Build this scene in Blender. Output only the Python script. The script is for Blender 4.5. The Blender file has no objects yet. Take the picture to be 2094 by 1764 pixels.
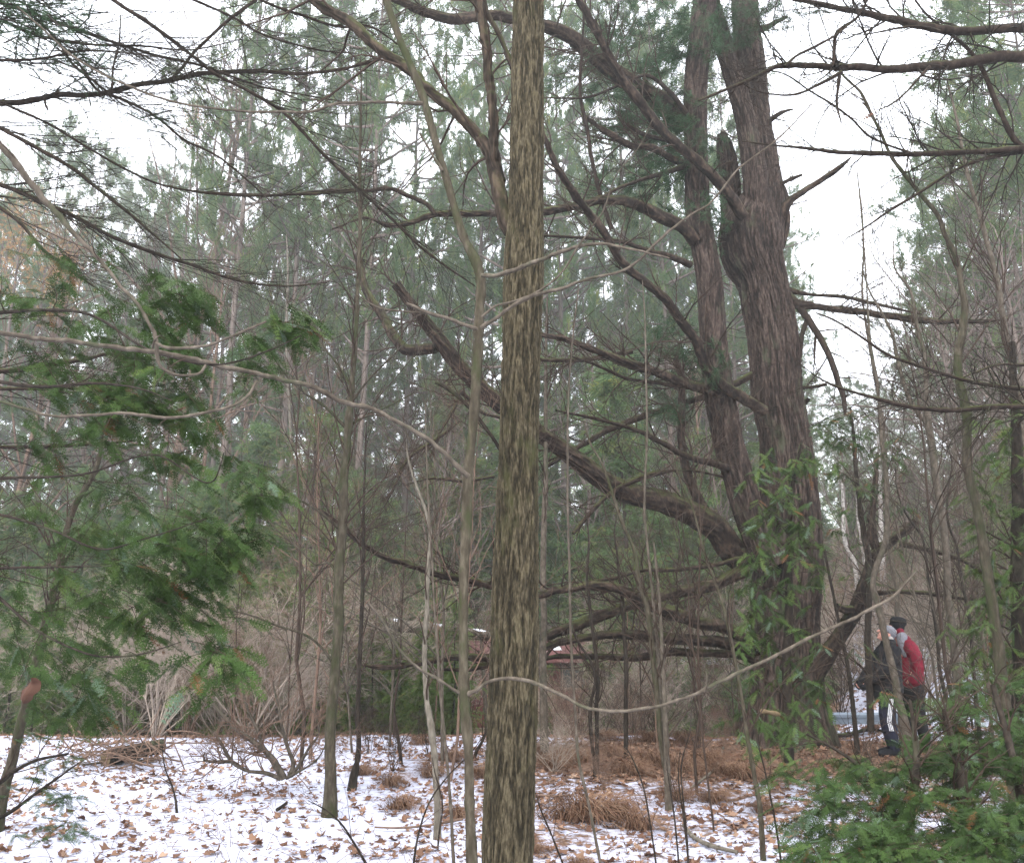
import bpy, math
import numpy as np
from mathutils import Matrix, Vector

# ------------------------------------------------------------------ camera, sky, sun, exposure
SC = bpy.context.scene
COL = SC.collection
FV, CX, CY = 1750.0, 1047.0, 882.0
EYE = np.array([0.0, 0.0, 1.6])
PITCH = math.radians(13.1)
cam_d = bpy.data.cameras.new('camera')
cam = bpy.data.objects.new('camera', cam_d)
COL.objects.link(cam)
cam.location = EYE
cam.rotation_euler = (math.radians(90) + PITCH, 0, 0)
cam_d.sensor_width = 36.0
cam_d.lens = FV / 2094.0 * 36.0
cam_d.clip_start = 0.05
cam_d.clip_end = 2000
cam_d.dof.use_dof = True
cam_d.dof.focus_distance = 7.0
cam_d.dof.aperture_fstop = 16.0
SC.camera = cam

SUN_EL, SUN_ROT = math.radians(48), math.radians(200)
world = bpy.data.worlds.new('World')
SC.world = world
world.use_nodes = True
wn, wl = world.node_tree.nodes, world.node_tree.links
wn.clear()
w_out = wn.new('ShaderNodeOutputWorld')
w_bg = wn.new('ShaderNodeBackground')
w_sky = wn.new('ShaderNodeTexSky')
w_sky.sky_type = 'NISHITA'
w_sky.sun_disc = False
w_sky.sun_elevation = SUN_EL
w_sky.sun_rotation = SUN_ROT
w_sky.dust_density = 3.0
w_hsv = wn.new('ShaderNodeHueSaturation')
w_hsv.inputs['Saturation'].default_value = 0.25
w_mix = wn.new('ShaderNodeMixRGB')
w_mix.inputs[0].default_value = 0.75          # an even cloud layer over the blue
w_mix.inputs[2].default_value = (11.2, 11.6, 12.6, 1)
wl.new(w_sky.outputs[0], w_hsv.inputs['Color'])
wl.new(w_hsv.outputs[0], w_mix.inputs[1])
wl.new(w_mix.outputs[0], w_bg.inputs[0])
w_bg.inputs[1].default_value = 0.15
wl.new(w_bg.outputs[0], w_out.inputs[0])

sun_d = bpy.data.lights.new('sun', 'SUN')
sun_d.energy = 1.5
sun_d.angle = math.radians(25)
sun_d.color = (1.0, 0.97, 0.92)
sun = bpy.data.objects.new('sun', sun_d)
COL.objects.link(sun)
sun.rotation_euler = (math.radians(90) - SUN_EL, 0, math.radians(180) - SUN_ROT + math.radians(0))
SC.view_settings.view_transform = 'Standard'
SC.view_settings.look = 'None'
SC.view_settings.exposure = 1.32
SC.view_settings.gamma = 1.0
SC.view_settings.use_curve_mapping = False
SC.render.engine = 'CYCLES'
SC.cycles.use_denoising = True
SC.cycles.denoiser = 'OPENIMAGEDENOISE'
SC.cycles.denoising_prefilter = 'ACCURATE'
SC.cycles.denoising_input_passes = 'RGB_ALBEDO_NORMAL'
SC.cycles.max_bounces = 6
SC.cycles.diffuse_bounces = 4
SC.cycles.transparent_max_bounces = 4
SC.cycles.use_adaptive_sampling = True
SC.cycles.adaptive_threshold = 0.02
SC.cycles.volume_bounces = 0

rng = np.random.default_rng(7)
EXTRA = {}

# ------------------------------------------------------------------ helpers
_c, _s = math.cos(PITCH), math.sin(PITCH)

def P(px, py, Y):
    """world point that lies Y metres ahead, seen at (px, py) of the picture; and its depth"""
    u, v = (px - CX) / FV, (CY - py) / FV
    d = np.array([u, _c - v * _s, _s + v * _c])
    k = Y / d[1]
    return EYE + d * k, k

def ss(a, b, x):
    t = np.clip((x - a) / (b - a), 0, 1)
    return t * t * (3 - 2 * t)

def H(x, y):
    """height of the ground"""
    x = np.asarray(x, float); y = np.asarray(y, float)
    a = x / np.maximum(y, 3.0)
    right = ss(0.27, 0.42, a)
    bump = 0.035 * np.sin(x * 1.7 + 0.6 * y) * np.cos(y * 1.3 - x) + 0.02 * np.sin(3.1 * x + 1.3) * np.sin(2.7 * y)
    left = -1.4 * ss(13.6, 21, y)
    rgt = 0.55 * ss(15, 32, y)
    far = 0.2 * np.maximum(0, y - 30) ** 1.0
    far = np.minimum(far, 0.2 * 60 + 0.08 * np.maximum(0, y - 90))
    return bump + left * (1 - right) + rgt * right + far

def nrm(v):
    return v / np.maximum(np.linalg.norm(v, axis=-1, keepdims=True), 1e-9)

_tabs = {}
def vnoise(u, v, seed, pu=None):
    """value noise; pu makes u periodic"""
    if seed not in _tabs:
        _tabs[seed] = np.random.default_rng(seed).random((256, 256))
    T = _tabs[seed]
    iu, iv = np.floor(u).astype(int), np.floor(v).astype(int)
    fu, fv = u - iu, v - iv
    fu = fu * fu * (3 - 2 * fu); fv = fv * fv * (3 - 2 * fv)
    m = pu if pu else 256
    a = T[iu % m % 256, iv % 256]; b = T[(iu + 1) % m % 256, iv % 256]
    c = T[iu % m % 256, (iv + 1) % 256]; d = T[(iu + 1) % m % 256, (iv + 1) % 256]
    return (a * (1 - fu) + b * fu) * (1 - fv) + (c * (1 - fu) + d * fu) * fv

class MB:
    def __init__(s):
        s.v, s.q, s.t, s.c, s.n = [], [], [], [], 0
    def add(s, v, q=None, t=None, c=0.5):
        v = np.asarray(v, float).reshape(-1, 3)
        if q is not None and len(q): s.q.append(np.asarray(q, int).reshape(-1, 4) + s.n)
        if t is not None and len(t): s.t.append(np.asarray(t, int).reshape(-1, 3) + s.n)
        s.v.append(v)
        s.c.append(np.broadcast_to(np.asarray(c, float), (len(v),)).copy() if np.ndim(c) < 2 else c)
        s.n += len(v)
    def mesh(s, name, mat, origin=(0, 0, 0), smooth=True):
        me = bpy.data.meshes.new(name)
        v = (np.concatenate(s.v) if s.v else np.zeros((0, 3))) - np.asarray(origin)
        q = np.concatenate(s.q) if s.q else np.zeros((0, 4), int)
        t = np.concatenate(s.t) if s.t else np.zeros((0, 3), int)
        me.vertices.add(len(v)); me.vertices.foreach_set('co', v.astype(np.float32).ravel())
        me.loops.add(q.size + t.size)
        me.loops.foreach_set('vertex_index', np.concatenate([q.ravel(), t.ravel()]).astype(np.int32))
        me.polygons.add(len(q) + len(t))
        st = np.concatenate([np.arange(len(q)) * 4, q.size + np.arange(len(t)) * 3])
        me.polygons.foreach_set('loop_start', st.astype(np.int32))
        me.polygons.foreach_set('use_smooth', np.full(len(st), smooth))
        if len(v):
            at = me.attributes.new('tint', 'FLOAT', 'POINT')
            at.data.foreach_set('value', np.concatenate(s.c).astype(np.float32))
        me.update(calc_edges=True)
        if mat: me.materials.append(mat)
        return me

def tag(o, label=None, cat=None, group=None, kind=None):
    if label: o['label'] = label
    if cat: o['category'] = cat
    if group: o['group'] = group
    if kind: o['kind'] = kind
    return o

def thing(name, label, cat, loc, group=None, rz=0.0):
    o = bpy.data.objects.new(name, None)
    o.empty_display_size = 0.1
    COL.objects.link(o)
    o.location = [float(q) for q in loc]
    o.rotation_euler = (0, 0, rz)
    return tag(o, label, cat, group)

def part(mb, name, root, mat, kind=None, label=None, smooth=True, local=False):
    if mb.n == 0: return None
    org = (0, 0, 0) if (root is None or local) else np.array(root.location)
    o = bpy.data.objects.new(name, mb.mesh(name, mat, org, smooth))
    COL.objects.link(o)
    if root is not None: o.parent = root
    return tag(o, label, None, None, kind)

def copy_tree(o, loc, rz=0.0, sc=1.0, parent=None, label=None):
    c = o.copy(); COL.objects.link(c)
    if parent is None:
        c.location = [float(q) for q in loc]; c.rotation_euler = (0, 0, rz)
        c.scale = (sc, sc, sc) if np.ndim(sc) == 0 else sc
        if label: c['label'] = label
    else:
        c.parent = parent
    for ch in list(KIDS.get(o.name, [])):
        copy_tree(ch, None, parent=c)
    return c

KIDS = {}
def remember(root):
    KIDS[root.name] = [c for c in bpy.data.objects if c.parent == root]
    for c in KIDS[root.name]: remember_sub(c)
def remember_sub(c):
    k = [d for d in bpy.data.objects if d.parent == c]
    if k: KIDS[c.name] = k

def tubes(mb, Pt, R, sides=4, tint=0.5, cap=False):
    """a batch of tubes: Pt (M,K,3), R (M,K)"""
    Pt = np.asarray(Pt, float); R = np.asarray(R, float)
    if Pt.ndim == 2: Pt, R = Pt[None], R[None]
    M, K, _ = Pt.shape
    if M == 0: return
    T = nrm(np.gradient(Pt, axis=1))
    mt = nrm(T.mean(1)); ref = np.zeros((M, 3))
    ref[np.arange(M), np.abs(mt).argmin(1)] = 1
    U = nrm(np.cross(T, ref[:, None, :])); W = np.cross(T, U)
    a = np.arange(sides) * 2 * np.pi / sides
    ring = Pt[:, :, None] + R[:, :, None, None] * (np.cos(a)[:, None] * U[:, :, None] + np.sin(a)[:, None] * W[:, :, None])
    base = (np.arange(M) * K * sides)[:, None, None] + (np.arange(K - 1) * sides)[None, :, None]
    i = np.arange(sides)[None, None]; j = (i + 1) % sides
    q = np.stack([base + i, base + j, base + sides + j, base + sides + i], -1)
    c = np.broadcast_to(np.asarray(tint, float).reshape(-1, 1), (M, K * sides)) if np.ndim(tint) else np.full((M, K * sides), tint)
    mb.add(ring, q=q, c=c.ravel())
    if cap and M == 1:
        n0 = mb.n
        for k in (0, K - 1):
            n0 = mb.n
            mb.add(np.vstack([ring[0, k], Pt[0, k][None]]), t=[[s_, (s_ + 1) % sides, sides] for s_ in range(sides)], c=0.9)

def spline(pts, n):
    pts = np.asarray(pts, float)
    if len(pts) == 2:
        t = np.linspace(0, 1, n)[:, None]
        return pts[0] * (1 - t) + pts[1] * t
    d = np.concatenate([[0], np.cumsum(np.linalg.norm(np.diff(pts[:, :3], axis=0), axis=1) + 1e-6)])
    m = np.gradient(pts, d, axis=0)
    s = np.linspace(0, d[-1], n)
    k = np.clip(np.searchsorted(d, s, side='right') - 1, 0, len(d) - 2)
    h = (d[k + 1] - d[k])[:, None]; t = ((s - d[k])[:, None]) / h
    return ((2 * t**3 - 3 * t**2 + 1) * pts[k] + (t**3 - 2 * t**2 + t) * h * m[k]
            + (-2 * t**3 + 3 * t**2) * pts[k + 1] + (t**3 - t**2) * h * m[k + 1])

def grow(Pt, R, n, L, ang=(0.5, 1.0), t=(0.15, 1.0), K=6, up=0.0, curl=0.12, rmul=0.55, rmin=0.001, rmax=1.0, bias=None, taper=0.25, r=None):
    """n children per parent branch, in one batch"""
    r = r or rng
    Pt = np.asarray(Pt, float); R = np.asarray(R, float)
    if Pt.ndim == 2: Pt, R = Pt[None], R[None]
    M, K0, _ = Pt.shape
    cnt = int(round(M * n))
    if cnt < 1: return np.zeros((0, K, 3)), np.zeros((0, K))
    idx = r.permutation(np.arange(cnt) % M)
    tt = r.uniform(t[0], t[1], cnt) * (K0 - 1) * 0.999
    i = tt.astype(int); f = (tt - i)[:, None]
    pos = Pt[idx, i] * (1 - f) + Pt[idx, i + 1] * f
    tan = nrm(Pt[idx, i + 1] - Pt[idx, i])
    rp = R[idx, i] * (1 - f[:, 0]) + R[idx, i + 1] * f[:, 0]
    perp = nrm(np.cross(r.normal(size=(cnt, 3)), tan))
    a = r.uniform(ang[0], ang[1], cnt)[:, None]
    d = np.cos(a) * tan + np.sin(a) * perp
    d[:, 2] += up
    if bias is not None: d = d + np.asarray(bias)
    d = nrm(d)
    Ls = (r.uniform(L[0], L[1], cnt) * (1.1 - 0.5 * tt / (K0 - 1)))[:, None]
    out = [pos]
    cd = r.normal(size=(cnt, 3)) * curl
    for k in range(K - 1):
        d = nrm(d + cd + r.normal(size=(cnt, 3)) * curl * 0.8 + np.array([0, 0, up * 0.15]))
        pos = pos + d * Ls / (K - 1)
        out.append(pos)
    r0 = np.clip(rp * rmul, rmin, rmax)
    return np.stack(out, 1), r0[:, None] * np.linspace(1, taper, K)[None]

def btube(mb, Pt, R, sides, step, amp, nu, ln, seed, lump=0.06):
    """one thick stem whose bark plates are real relief"""
    Pt = np.asarray(Pt, float)
    L = np.linalg.norm(np.diff(Pt, axis=0), axis=1).sum()
    n = max(8, int(L / step))
    d0 = np.linspace(0, 1, len(Pt)); PR = spline(np.column_stack([Pt, R]), n)
    Pt, R = PR[:, :3], PR[:, 3]
    T = nrm(np.gradient(Pt, axis=0)); mt = nrm(T.mean(0)); ref = np.zeros(3); ref[np.abs(mt).argmin()] = 1
    U = nrm(np.cross(T, ref[None])); W = np.cross(T, U)
    a = np.arange(sides) / sides
    s = (np.linspace(0, L, n))[:, None]
    A = a[None] + 0 * s; S = s + 0 * A
    wob = vnoise(A * 6, S * 2.0, seed + 5, 6) * 1.2
    off = 9 * vnoise(A * nu * 0.5, 0 * S, seed + 7, max(1, nu // 2)) + 2.5 * vnoise(A * nu, 0 * S + 3, seed + 8, nu)
    h1 = vnoise(A * nu, (S + wob * 0.05) / ln + off, seed, nu)
    h2 = vnoise(A * nu * 2, S / (ln * 0.6) + off * 1.7, seed + 1, nu * 2)
    h3 = vnoise(A * 5, S * 1.1, seed + 2, 5)
    ridge = np.clip((h1 * 0.6 + h2 * 0.4 - 0.27) * 2.3, 0, 1)
    plate = ridge * (0.75 + 0.5 * vnoise(A * nu * 3, S / ln * 3, seed + 3, nu * 3))
    rad = R[:, None] * (1 + lump * (h3 - 0.5) * 2) + amp * (plate - 0.5)
    an = a * 2 * np.pi
    ring = Pt[:, None] + rad[..., None] * (np.cos(an)[None, :, None] * U[:, None] + np.sin(an)[None, :, None] * W[:, None])
    b = (np.arange(n - 1) * sides)[:, None]; i = np.arange(sides)[None]; j = (i + 1) % sides
    q = np.stack([b + i, b + j, b + sides + j, b + sides + i], -1)
    mb.add(ring, q=q, c=plate.ravel())

# picture reading: three by three close-ups of the photograph
_OX = {0: 0.0, 1: 679.0, 2: 1358.0}
_OY = {0: 0.0, 1: 572.6, 2: 1142.7}
def R_(rc, pts):
    r, c = rc // 10, rc % 10
    return [(_OX[c] + p[0] * 0.3524, _OY[r] + p[1] * 0.3524, (p[2] * 0.3524 if len(p) > 2 else None)) for p in pts]

def limb3(pts, Y0, Y1=None, n=None, jit=0.004):
    """view path with widths -> 3D points and radii"""
    Y1 = Y0 if Y1 is None else Y1
    keep = [pts[0]]
    for p in pts[1:]:
        if math.hypot(p[0] - keep[-1][0], p[1] - keep[-1][1]) > 16 or len(pts) < 5: keep.append(p)
    pts = keep
    xy = np.array([[p[0], p[1]] for p in pts], float)
    k = np.array([i for i, p in enumerate(pts) if p[2] is not None])
    w = np.interp(np.arange(len(pts)), k, [pts[i][2] for i in k])
    d = np.concatenate([[0], np.cumsum(np.hypot(*np.diff(xy, axis=0).T))])
    t = d / d[-1]
    out = []
    for (x, y), wi, ti in zip(xy, w, t):
        p, dep = P(x, y, Y0 + (Y1 - Y0) * ti)
        out.append([*p, wi * 0.5 * dep / FV])
    n = n or max(8, int(d[-1] / 9))
    q = spline(np.array(out), n)
    q[:, 3] = np.maximum(q[:, 3], 0.001)
    m = len(q)
    wv = np.cumsum(rng.normal(size=(m, 3)), axis=0); wv -= np.linspace(0, 1, m)[:, None] * wv[-1]
    q[:, :3] += wv * jit * np.clip(q[:, 3:4] / 0.03, 0.2, 1.5) * 0.5
    q[:, 3] *= 1 + np.where(q[:, 3] > 0.04, 0.004, 0.07) * rng.normal(size=m)
    return q[:, :3], q[:, 3]

# ------------------------------------------------------------------ materials
def new_mat(name):
    m = bpy.data.materials.new(name); m.use_nodes = True
    nt = m.node_tree; nt.nodes.clear()
    out = nt.nodes.new('ShaderNodeOutputMaterial'); b = nt.nodes.new('ShaderNodeBsdfPrincipled')
    nt.links.new(b.outputs[0], out.inputs[0])
    b.inputs['Roughness'].default_value = 0.85
    b.inputs['Specular IOR Level'].default_value = 0.08
    return m, nt, b, out

def ramp(nt, fac, stops):
    r = nt.nodes.new('ShaderNodeValToRGB')
    e = r.color_ramp.elements
    while len(e) < len(stops): e.new(0.5)
    for k, (p, c) in enumerate(stops):
        e[k].position = p; e[k].color = (*c, 1)
    nt.links.new(fac, r.inputs[0])
    return r.outputs[0]

def noise(nt, scale, detail=4, vec=None, sc=None, rough=0.6):
    n = nt.nodes.new('ShaderNodeTexNoise')
    n.inputs['Scale'].default_value = scale; n.inputs['Detail'].default_value = detail
    n.inputs['Roughness'].default_value = rough
    tc = nt.nodes.new('ShaderNodeTexCoord'); src = tc.outputs['Object']
    if vec == 'geo':
        g = nt.nodes.new('ShaderNodeNewGeometry'); src = g.outputs['Position']
    if sc is not None:
        mp = nt.nodes.new('ShaderNodeMapping'); mp.inputs['Scale'].default_value = sc
        nt.links.new(src, mp.inputs[0]); src = mp.outputs[0]
    nt.links.new(src, n.inputs['Vector'])
    return n.outputs['Fac']

def mixc(nt, fac, a, b):
    m = nt.nodes.new('ShaderNodeMixRGB')
    for k, x in ((0, fac), (1, a), (2, b)):
        if hasattr(x, 'default_value') or hasattr(x, 'is_linked'): nt.links.new(x, m.inputs[k])
        else: m.inputs[k].default_value = x if k == 0 else (*x, 1)
    return m.outputs[0]

def attr(nt, name='tint'):
    a = nt.nodes.new('ShaderNodeAttribute'); a.attribute_name = name
    return a.outputs['Fac']

def bark_mat(name, dark, mid, light, moss=None, moss_amt=0.5, scale=30, stretch=0.2, use_tint=False, moss_scale=2.5, bump=0.4, top_moss=False):
    m, nt, b, out = new_mat(name)
    f = noise(nt, scale, 5, sc=(1, 1, stretch))
    if use_tint:
        ma = nt.nodes.new('ShaderNodeMath'); ma.operation = 'MULTIPLY_ADD'
        nt.links.new(f, ma.inputs[0]); ma.inputs[1].default_value = 0.85
        ma2 = nt.nodes.new('ShaderNodeMath'); ma2.operation = 'MULTIPLY_ADD'
        nt.links.new(attr(nt), ma2.inputs[0]); ma2.inputs[1].default_value = 0.34; ma2.inputs[2].default_value = -0.13
        nt.links.new(ma2.outputs[0], ma.inputs[2]); f2 = ma.outputs[0]
    else: f2 = f
    c = ramp(nt, f2, [(0.28, dark), (0.5, mid), (0.72, light)])
    if moss:
        g = noise(nt, moss_scale, 6, sc=(1, 1, 0.45), rough=0.7)
        lo = 0.62 - 0.22 * moss_amt
        k = ramp(nt, g, [(lo, (0, 0, 0)), (lo + 0.13, (1, 1, 1))])
        if top_moss:
            ge = nt.nodes.new('ShaderNodeNewGeometry'); sp = nt.nodes.new('ShaderNodeSeparateXYZ')
            nt.links.new(ge.outputs['Normal'], sp.inputs[0])
            tp = ramp(nt, sp.outputs[2], [(0.1, (0, 0, 0)), (0.7, (1, 1, 1))])
            k = mixc(nt, 1.0, k, tp); nt.nodes[-1].blend_type = 'MULTIPLY'
        c = mixc(nt, k, c, moss)
    nt.links.new(c, b.inputs['Base Color'])
    bp = nt.nodes.new('ShaderNodeBump'); bp.inputs['Strength'].default_value = bump; bp.inputs['Distance'].default_value = 0.01
    nt.links.new(f, bp.inputs['Height']); nt.links.new(bp.outputs[0], b.inputs['Normal'])
    return m

def leaf_mat(name, stops, trans=0.3, rough=0.55):
    m, nt, b, out = new_mat(name)
    c = ramp(nt, attr(nt), stops)
    n = noise(nt, 3.0, 3, vec='geo')
    c = mixc(nt, ramp(nt, n, [(0.35, (0.35,) * 3), (0.65, (0, 0, 0))]), c, tuple(x * 0.55 for x in stops[0][1]))
    nt.links.new(c, b.inputs['Base Color'])
    b.inputs['Roughness'].default_value = rough
    tr = nt.nodes.new('ShaderNodeBsdfTranslucent'); nt.links.new(c, tr.inputs[0])
    mx = nt.nodes.new('ShaderNodeMixShader'); mx.inputs[0].default_value = trans
    nt.links.new(b.outputs[0], mx.inputs[1]); nt.links.new(tr.outputs[0], mx.inputs[2])
    nt.links.new(mx.outputs[0], out.inputs[0])
    return m

def flat_mat(name, col, var=0.25, scale=12, rough=0.85, bump=0.15):
    m, nt, b, out = new_mat(name)
    f = noise(nt, scale, 5)
    c = ramp(nt, f, [(0.3, tuple(x * (1 - var) for x in col)), (0.7, tuple(min(1, x * (1 + var)) for x in col))])
    nt.links.new(c, b.inputs['Base Color']); b.inputs['Roughness'].default_value = rough
    bp = nt.nodes.new('ShaderNodeBump'); bp.inputs['Strength'].default_value = bump; bp.inputs['Distance'].default_value = 0.01
    nt.links.new(f, bp.inputs['Height']); nt.links.new(bp.outputs[0], b.inputs['Normal'])
    return m

M_shag = bark_mat('shaggy_bark', (0.012, 0.010, 0.006), (0.037, 0.030, 0.018), (0.086, 0.071, 0.043), moss=(0.034, 0.034, 0.014), moss_amt=0.35, scale=130, stretch=0.26, use_tint=True, moss_scale=5.0)
M_rough = bark_mat('rough_bark', (0.012, 0.009, 0.007), (0.030, 0.022, 0.016), (0.066, 0.048, 0.034), moss=(0.045, 0.055, 0.015), moss_amt=0.9, scale=30, stretch=0.4, use_tint=True, top_moss=True)
M_pine = bark_mat('pine_bark', (0.008, 0.0055, 0.0045), (0.029, 0.020, 0.016), (0.072, 0.052, 0.043), moss=(0.045, 0.05, 0.03), moss_amt=0.25, scale=48, stretch=0.3, use_tint=True)
M_limb = bark_mat('pine_limb_bark', (0.009, 0.006, 0.005), (0.026, 0.018, 0.014), (0.068, 0.047, 0.035), moss=(0.045, 0.05, 0.018), moss_amt=0.9, scale=22, stretch=0.6, use_tint=True, top_moss=True)
M_grey = bark_mat('grey_green_bark', (0.022, 0.018, 0.012), (0.047, 0.039, 0.027), (0.088, 0.075, 0.054), moss=(0.03, 0.034, 0.015), moss_amt=0.6, scale=40, stretch=0.3, moss_scale=6, bump=0.2)
M_smooth = bark_mat('smooth_grey_bark', (0.036, 0.029, 0.022), (0.072, 0.059, 0.045), (0.13, 0.108, 0.084), moss=(0.045, 0.048, 0.028), moss_amt=0.4, scale=30, stretch=0.5, moss_scale=5, bump=0.15)
M_pale = bark_mat('pale_bark', (0.06, 0.052, 0.04), (0.115, 0.1, 0.078), (0.19, 0.168, 0.135), scale=30, stretch=0.4, bump=0.15)
M_dark = bark_mat('dark_bark', (0.009, 0.007, 0.006), (0.022, 0.017, 0.013), (0.045, 0.035, 0.027), moss=(0.05, 0.055, 0.03), moss_amt=0.3, scale=30, stretch=0.5, bump=0.3)
M_twig = flat_mat('twig_bark', (0.042, 0.029, 0.022), 0.3)
M_twigp = flat_mat('pale_twig_bark', (0.25, 0.205, 0.165), 0.3)
M_twigr = flat_mat('reddish_twig_bark', (0.13, 0.085, 0.062), 0.3)
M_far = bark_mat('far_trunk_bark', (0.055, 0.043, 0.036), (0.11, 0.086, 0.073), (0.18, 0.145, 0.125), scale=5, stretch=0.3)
M_birch = bark_mat('birch_bark', (0.08, 0.07, 0.06), (0.26, 0.24, 0.22), (0.40, 0.375, 0.35), scale=9, stretch=2.5)
M_cedar = leaf_mat('cedar_leaf', [(0.0, (0.026, 0.048, 0.015)), (0.45, (0.056, 0.098, 0.026)), (0.72, (0.105, 0.145, 0.038)), (0.82, (0.10, 0.15, 0.09)), (0.90, (0.12, 0.17, 0.12)), (0.93, (0.13, 0.06, 0.025)), (1.0, (0.19, 0.09, 0.04))], 0.25)
M_needle = leaf_mat('pine_needle', [(0.0, (0.026, 0.055, 0.026)), (0.5, (0.048, 0.09, 0.04)), (0.95, (0.09, 0.14, 0.08)), (1.0, (0.2, 0.13, 0.05))], 0.3)
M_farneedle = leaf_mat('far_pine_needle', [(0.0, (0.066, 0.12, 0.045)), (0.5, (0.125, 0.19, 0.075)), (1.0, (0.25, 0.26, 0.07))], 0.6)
M_larch = leaf_mat('ochre_leaf', [(0.0, (0.3, 0.16, 0.07)), (1.0, (0.45, 0.28, 0.12))], 0.4)
M_under = leaf_mat('understorey_leaf', [(0.0, (0.058, 0.108, 0.026)), (0.6, (0.12, 0.175, 0.045)), (1.0, (0.24, 0.22, 0.07))], 0.55)
M_dead = leaf_mat('dead_leaf', [(0.0, (0.06, 0.03, 0.022)), (0.4, (0.17, 0.09, 0.058)), (0.8, (0.29, 0.175, 0.115)), (1.0, (0.4, 0.28, 0.2))], 0.2, 0.7)
M_fern = leaf_mat('dry_fern', [(0.0, (0.10, 0.052, 0.034)), (0.6, (0.19, 0.11, 0.07)), (1.0, (0.28, 0.185, 0.12))], 0.2, 0.8)
M_snow = flat_mat('snow', (0.66, 0.67, 0.74), 0.04, 6, 0.6)
M_cut = flat_mat('cut_wood', (0.13, 0.095, 0.055), 0.2, 30)

# ground: thin snow over brown litter
def ground_material():
    m, nt, b, out = new_mat('ground')
    g = nt.nodes.new('ShaderNodeNewGeometry'); sp = nt.nodes.new('ShaderNodeSeparateXYZ')
    nt.links.new(g.outputs['Position'], sp.inputs[0])
    f1 = noise(nt, 1.1, 8, vec='geo', rough=0.72)
    f2 = noise(nt, 9.0, 6, vec='geo', rough=0.7)
    lit = attr(nt)                                    # how much litter lies here, 0..1
    a = nt.nodes.new('ShaderNodeMath'); a.operation = 'MULTIPLY_ADD'
    nt.links.new(f1, a.inputs[0]); a.inputs[1].default_value = 0.6
    s2 = nt.nodes.new('ShaderNodeMath'); s2.operation = 'MULTIPLY'; nt.links.new(f2, s2.inputs[0]); s2.inputs[1].default_value = 0.7
    nt.links.new(s2.outputs[0], a.inputs[2])
    l2 = nt.nodes.new('ShaderNodeMath'); l2.operation = 'MULTIPLY_ADD'
    nt.links.new(lit, l2.inputs[0]); l2.inputs[1].default_value = 0.75; nt.links.new(a.outputs[0], l2.inputs[2])
    mask = ramp(nt, l2.outputs[0], [(0.86, (0, 0, 0)), (0.96, (1, 1, 1))])
    snow = ramp(nt, f2, [(0.3, (0.38, 0.39, 0.48)), (0.7, (0.52, 0.53, 0.62))])
    n3 = noise(nt, 30, 4, vec='geo')
    lc = ramp(nt, n3, [(0.3, (0.05, 0.03, 0.022)), (0.5, (0.12, 0.072, 0.05)), (0.7, (0.22, 0.15, 0.105))])
    nt.links.new(mixc(nt, mask, snow, lc), b.inputs['Base Color'])
    b.inputs['Roughness'].default_value = 0.8
    bp = nt.nodes.new('ShaderNodeBump'); bp.inputs['Strength'].default_value = 0.5; bp.inputs['Distance'].default_value = 0.04
    nt.links.new(f2, bp.inputs['Height']); nt.links.new(bp.outputs[0], b.inputs['Normal'])
    return m
M_ground = ground_material()

def gauss(x, y, cx, cy, rx, ry):
    return np.exp(-(((x - cx) / rx) ** 2 + ((y - cy) / ry) ** 2))

PINE_Y = 13.0
PB = P(1612, 1500, PINE_Y)[0]
def litter(x, y):
    a = x / np.maximum(y, 3)
    right = ss(0.27, 0.42, a)
    v = 0.0 + 0.95 * ss(14.3, 19, y) * (1 - right) + 0.02 * ss(14, 20, y) * right + 0.5 * ss(34, 44, y) * right
    v = v + 1.2 * gauss(x, y, PB[0] + 0.7, 12.3, 2.6, 1.0)
    v = v + 0.30 * gauss(x, y, 2.2, 11.3, 2.6, 1.6) + 0.18 * ss(-3.0, 0.8, x) * (1 - ss(13, 14.5, y)) + 0.12
    v = v - 0.12 * gauss(x, y, -5.5, 12.5, 2.5, 1.6)
    return np.clip(v, 0, 1)

def build_ground():
    ys = np.concatenate([np.arange(-8, 3, 1.0), np.arange(3, 22, 0.16), np.arange(22, 60, 1.0), np.arange(60, 400, 8.0)])
    us = np.concatenate([np.linspace(-40, -2.0, 10), np.linspace(-1.6, -0.8, 8), np.linspace(-0.75, 0.75, 150), np.linspace(0.8, 1.6, 8), np.linspace(2.0, 40, 10)])
    Y, U = np.meshgrid(ys, us, indexing='ij')
    X = U * np.maximum(Y, 6.0)
    X = np.clip(X, -260, 260)
    Z = H(X, Y) + 0.02 * (vnoise(X * 3 + 500, Y * 3 + 500, 91) - 0.5) + 0.012 * (vnoise(X * 9 + 500, Y * 9 + 500, 92) - 0.5)
    mb = MB(); n, m = Y.shape
    b = (np.arange(n - 1) * m)[:, None] + np.arange(m - 1)[None]
    mb.add(np.stack([X, Y, Z], -1), q=np.stack([b, b + 1, b + m + 1, b + m], -1), c=litter(X, Y).ravel())
    o = part(mb, 'ground', None, M_ground)
    tag(o, kind='structure')
build_ground()

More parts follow.
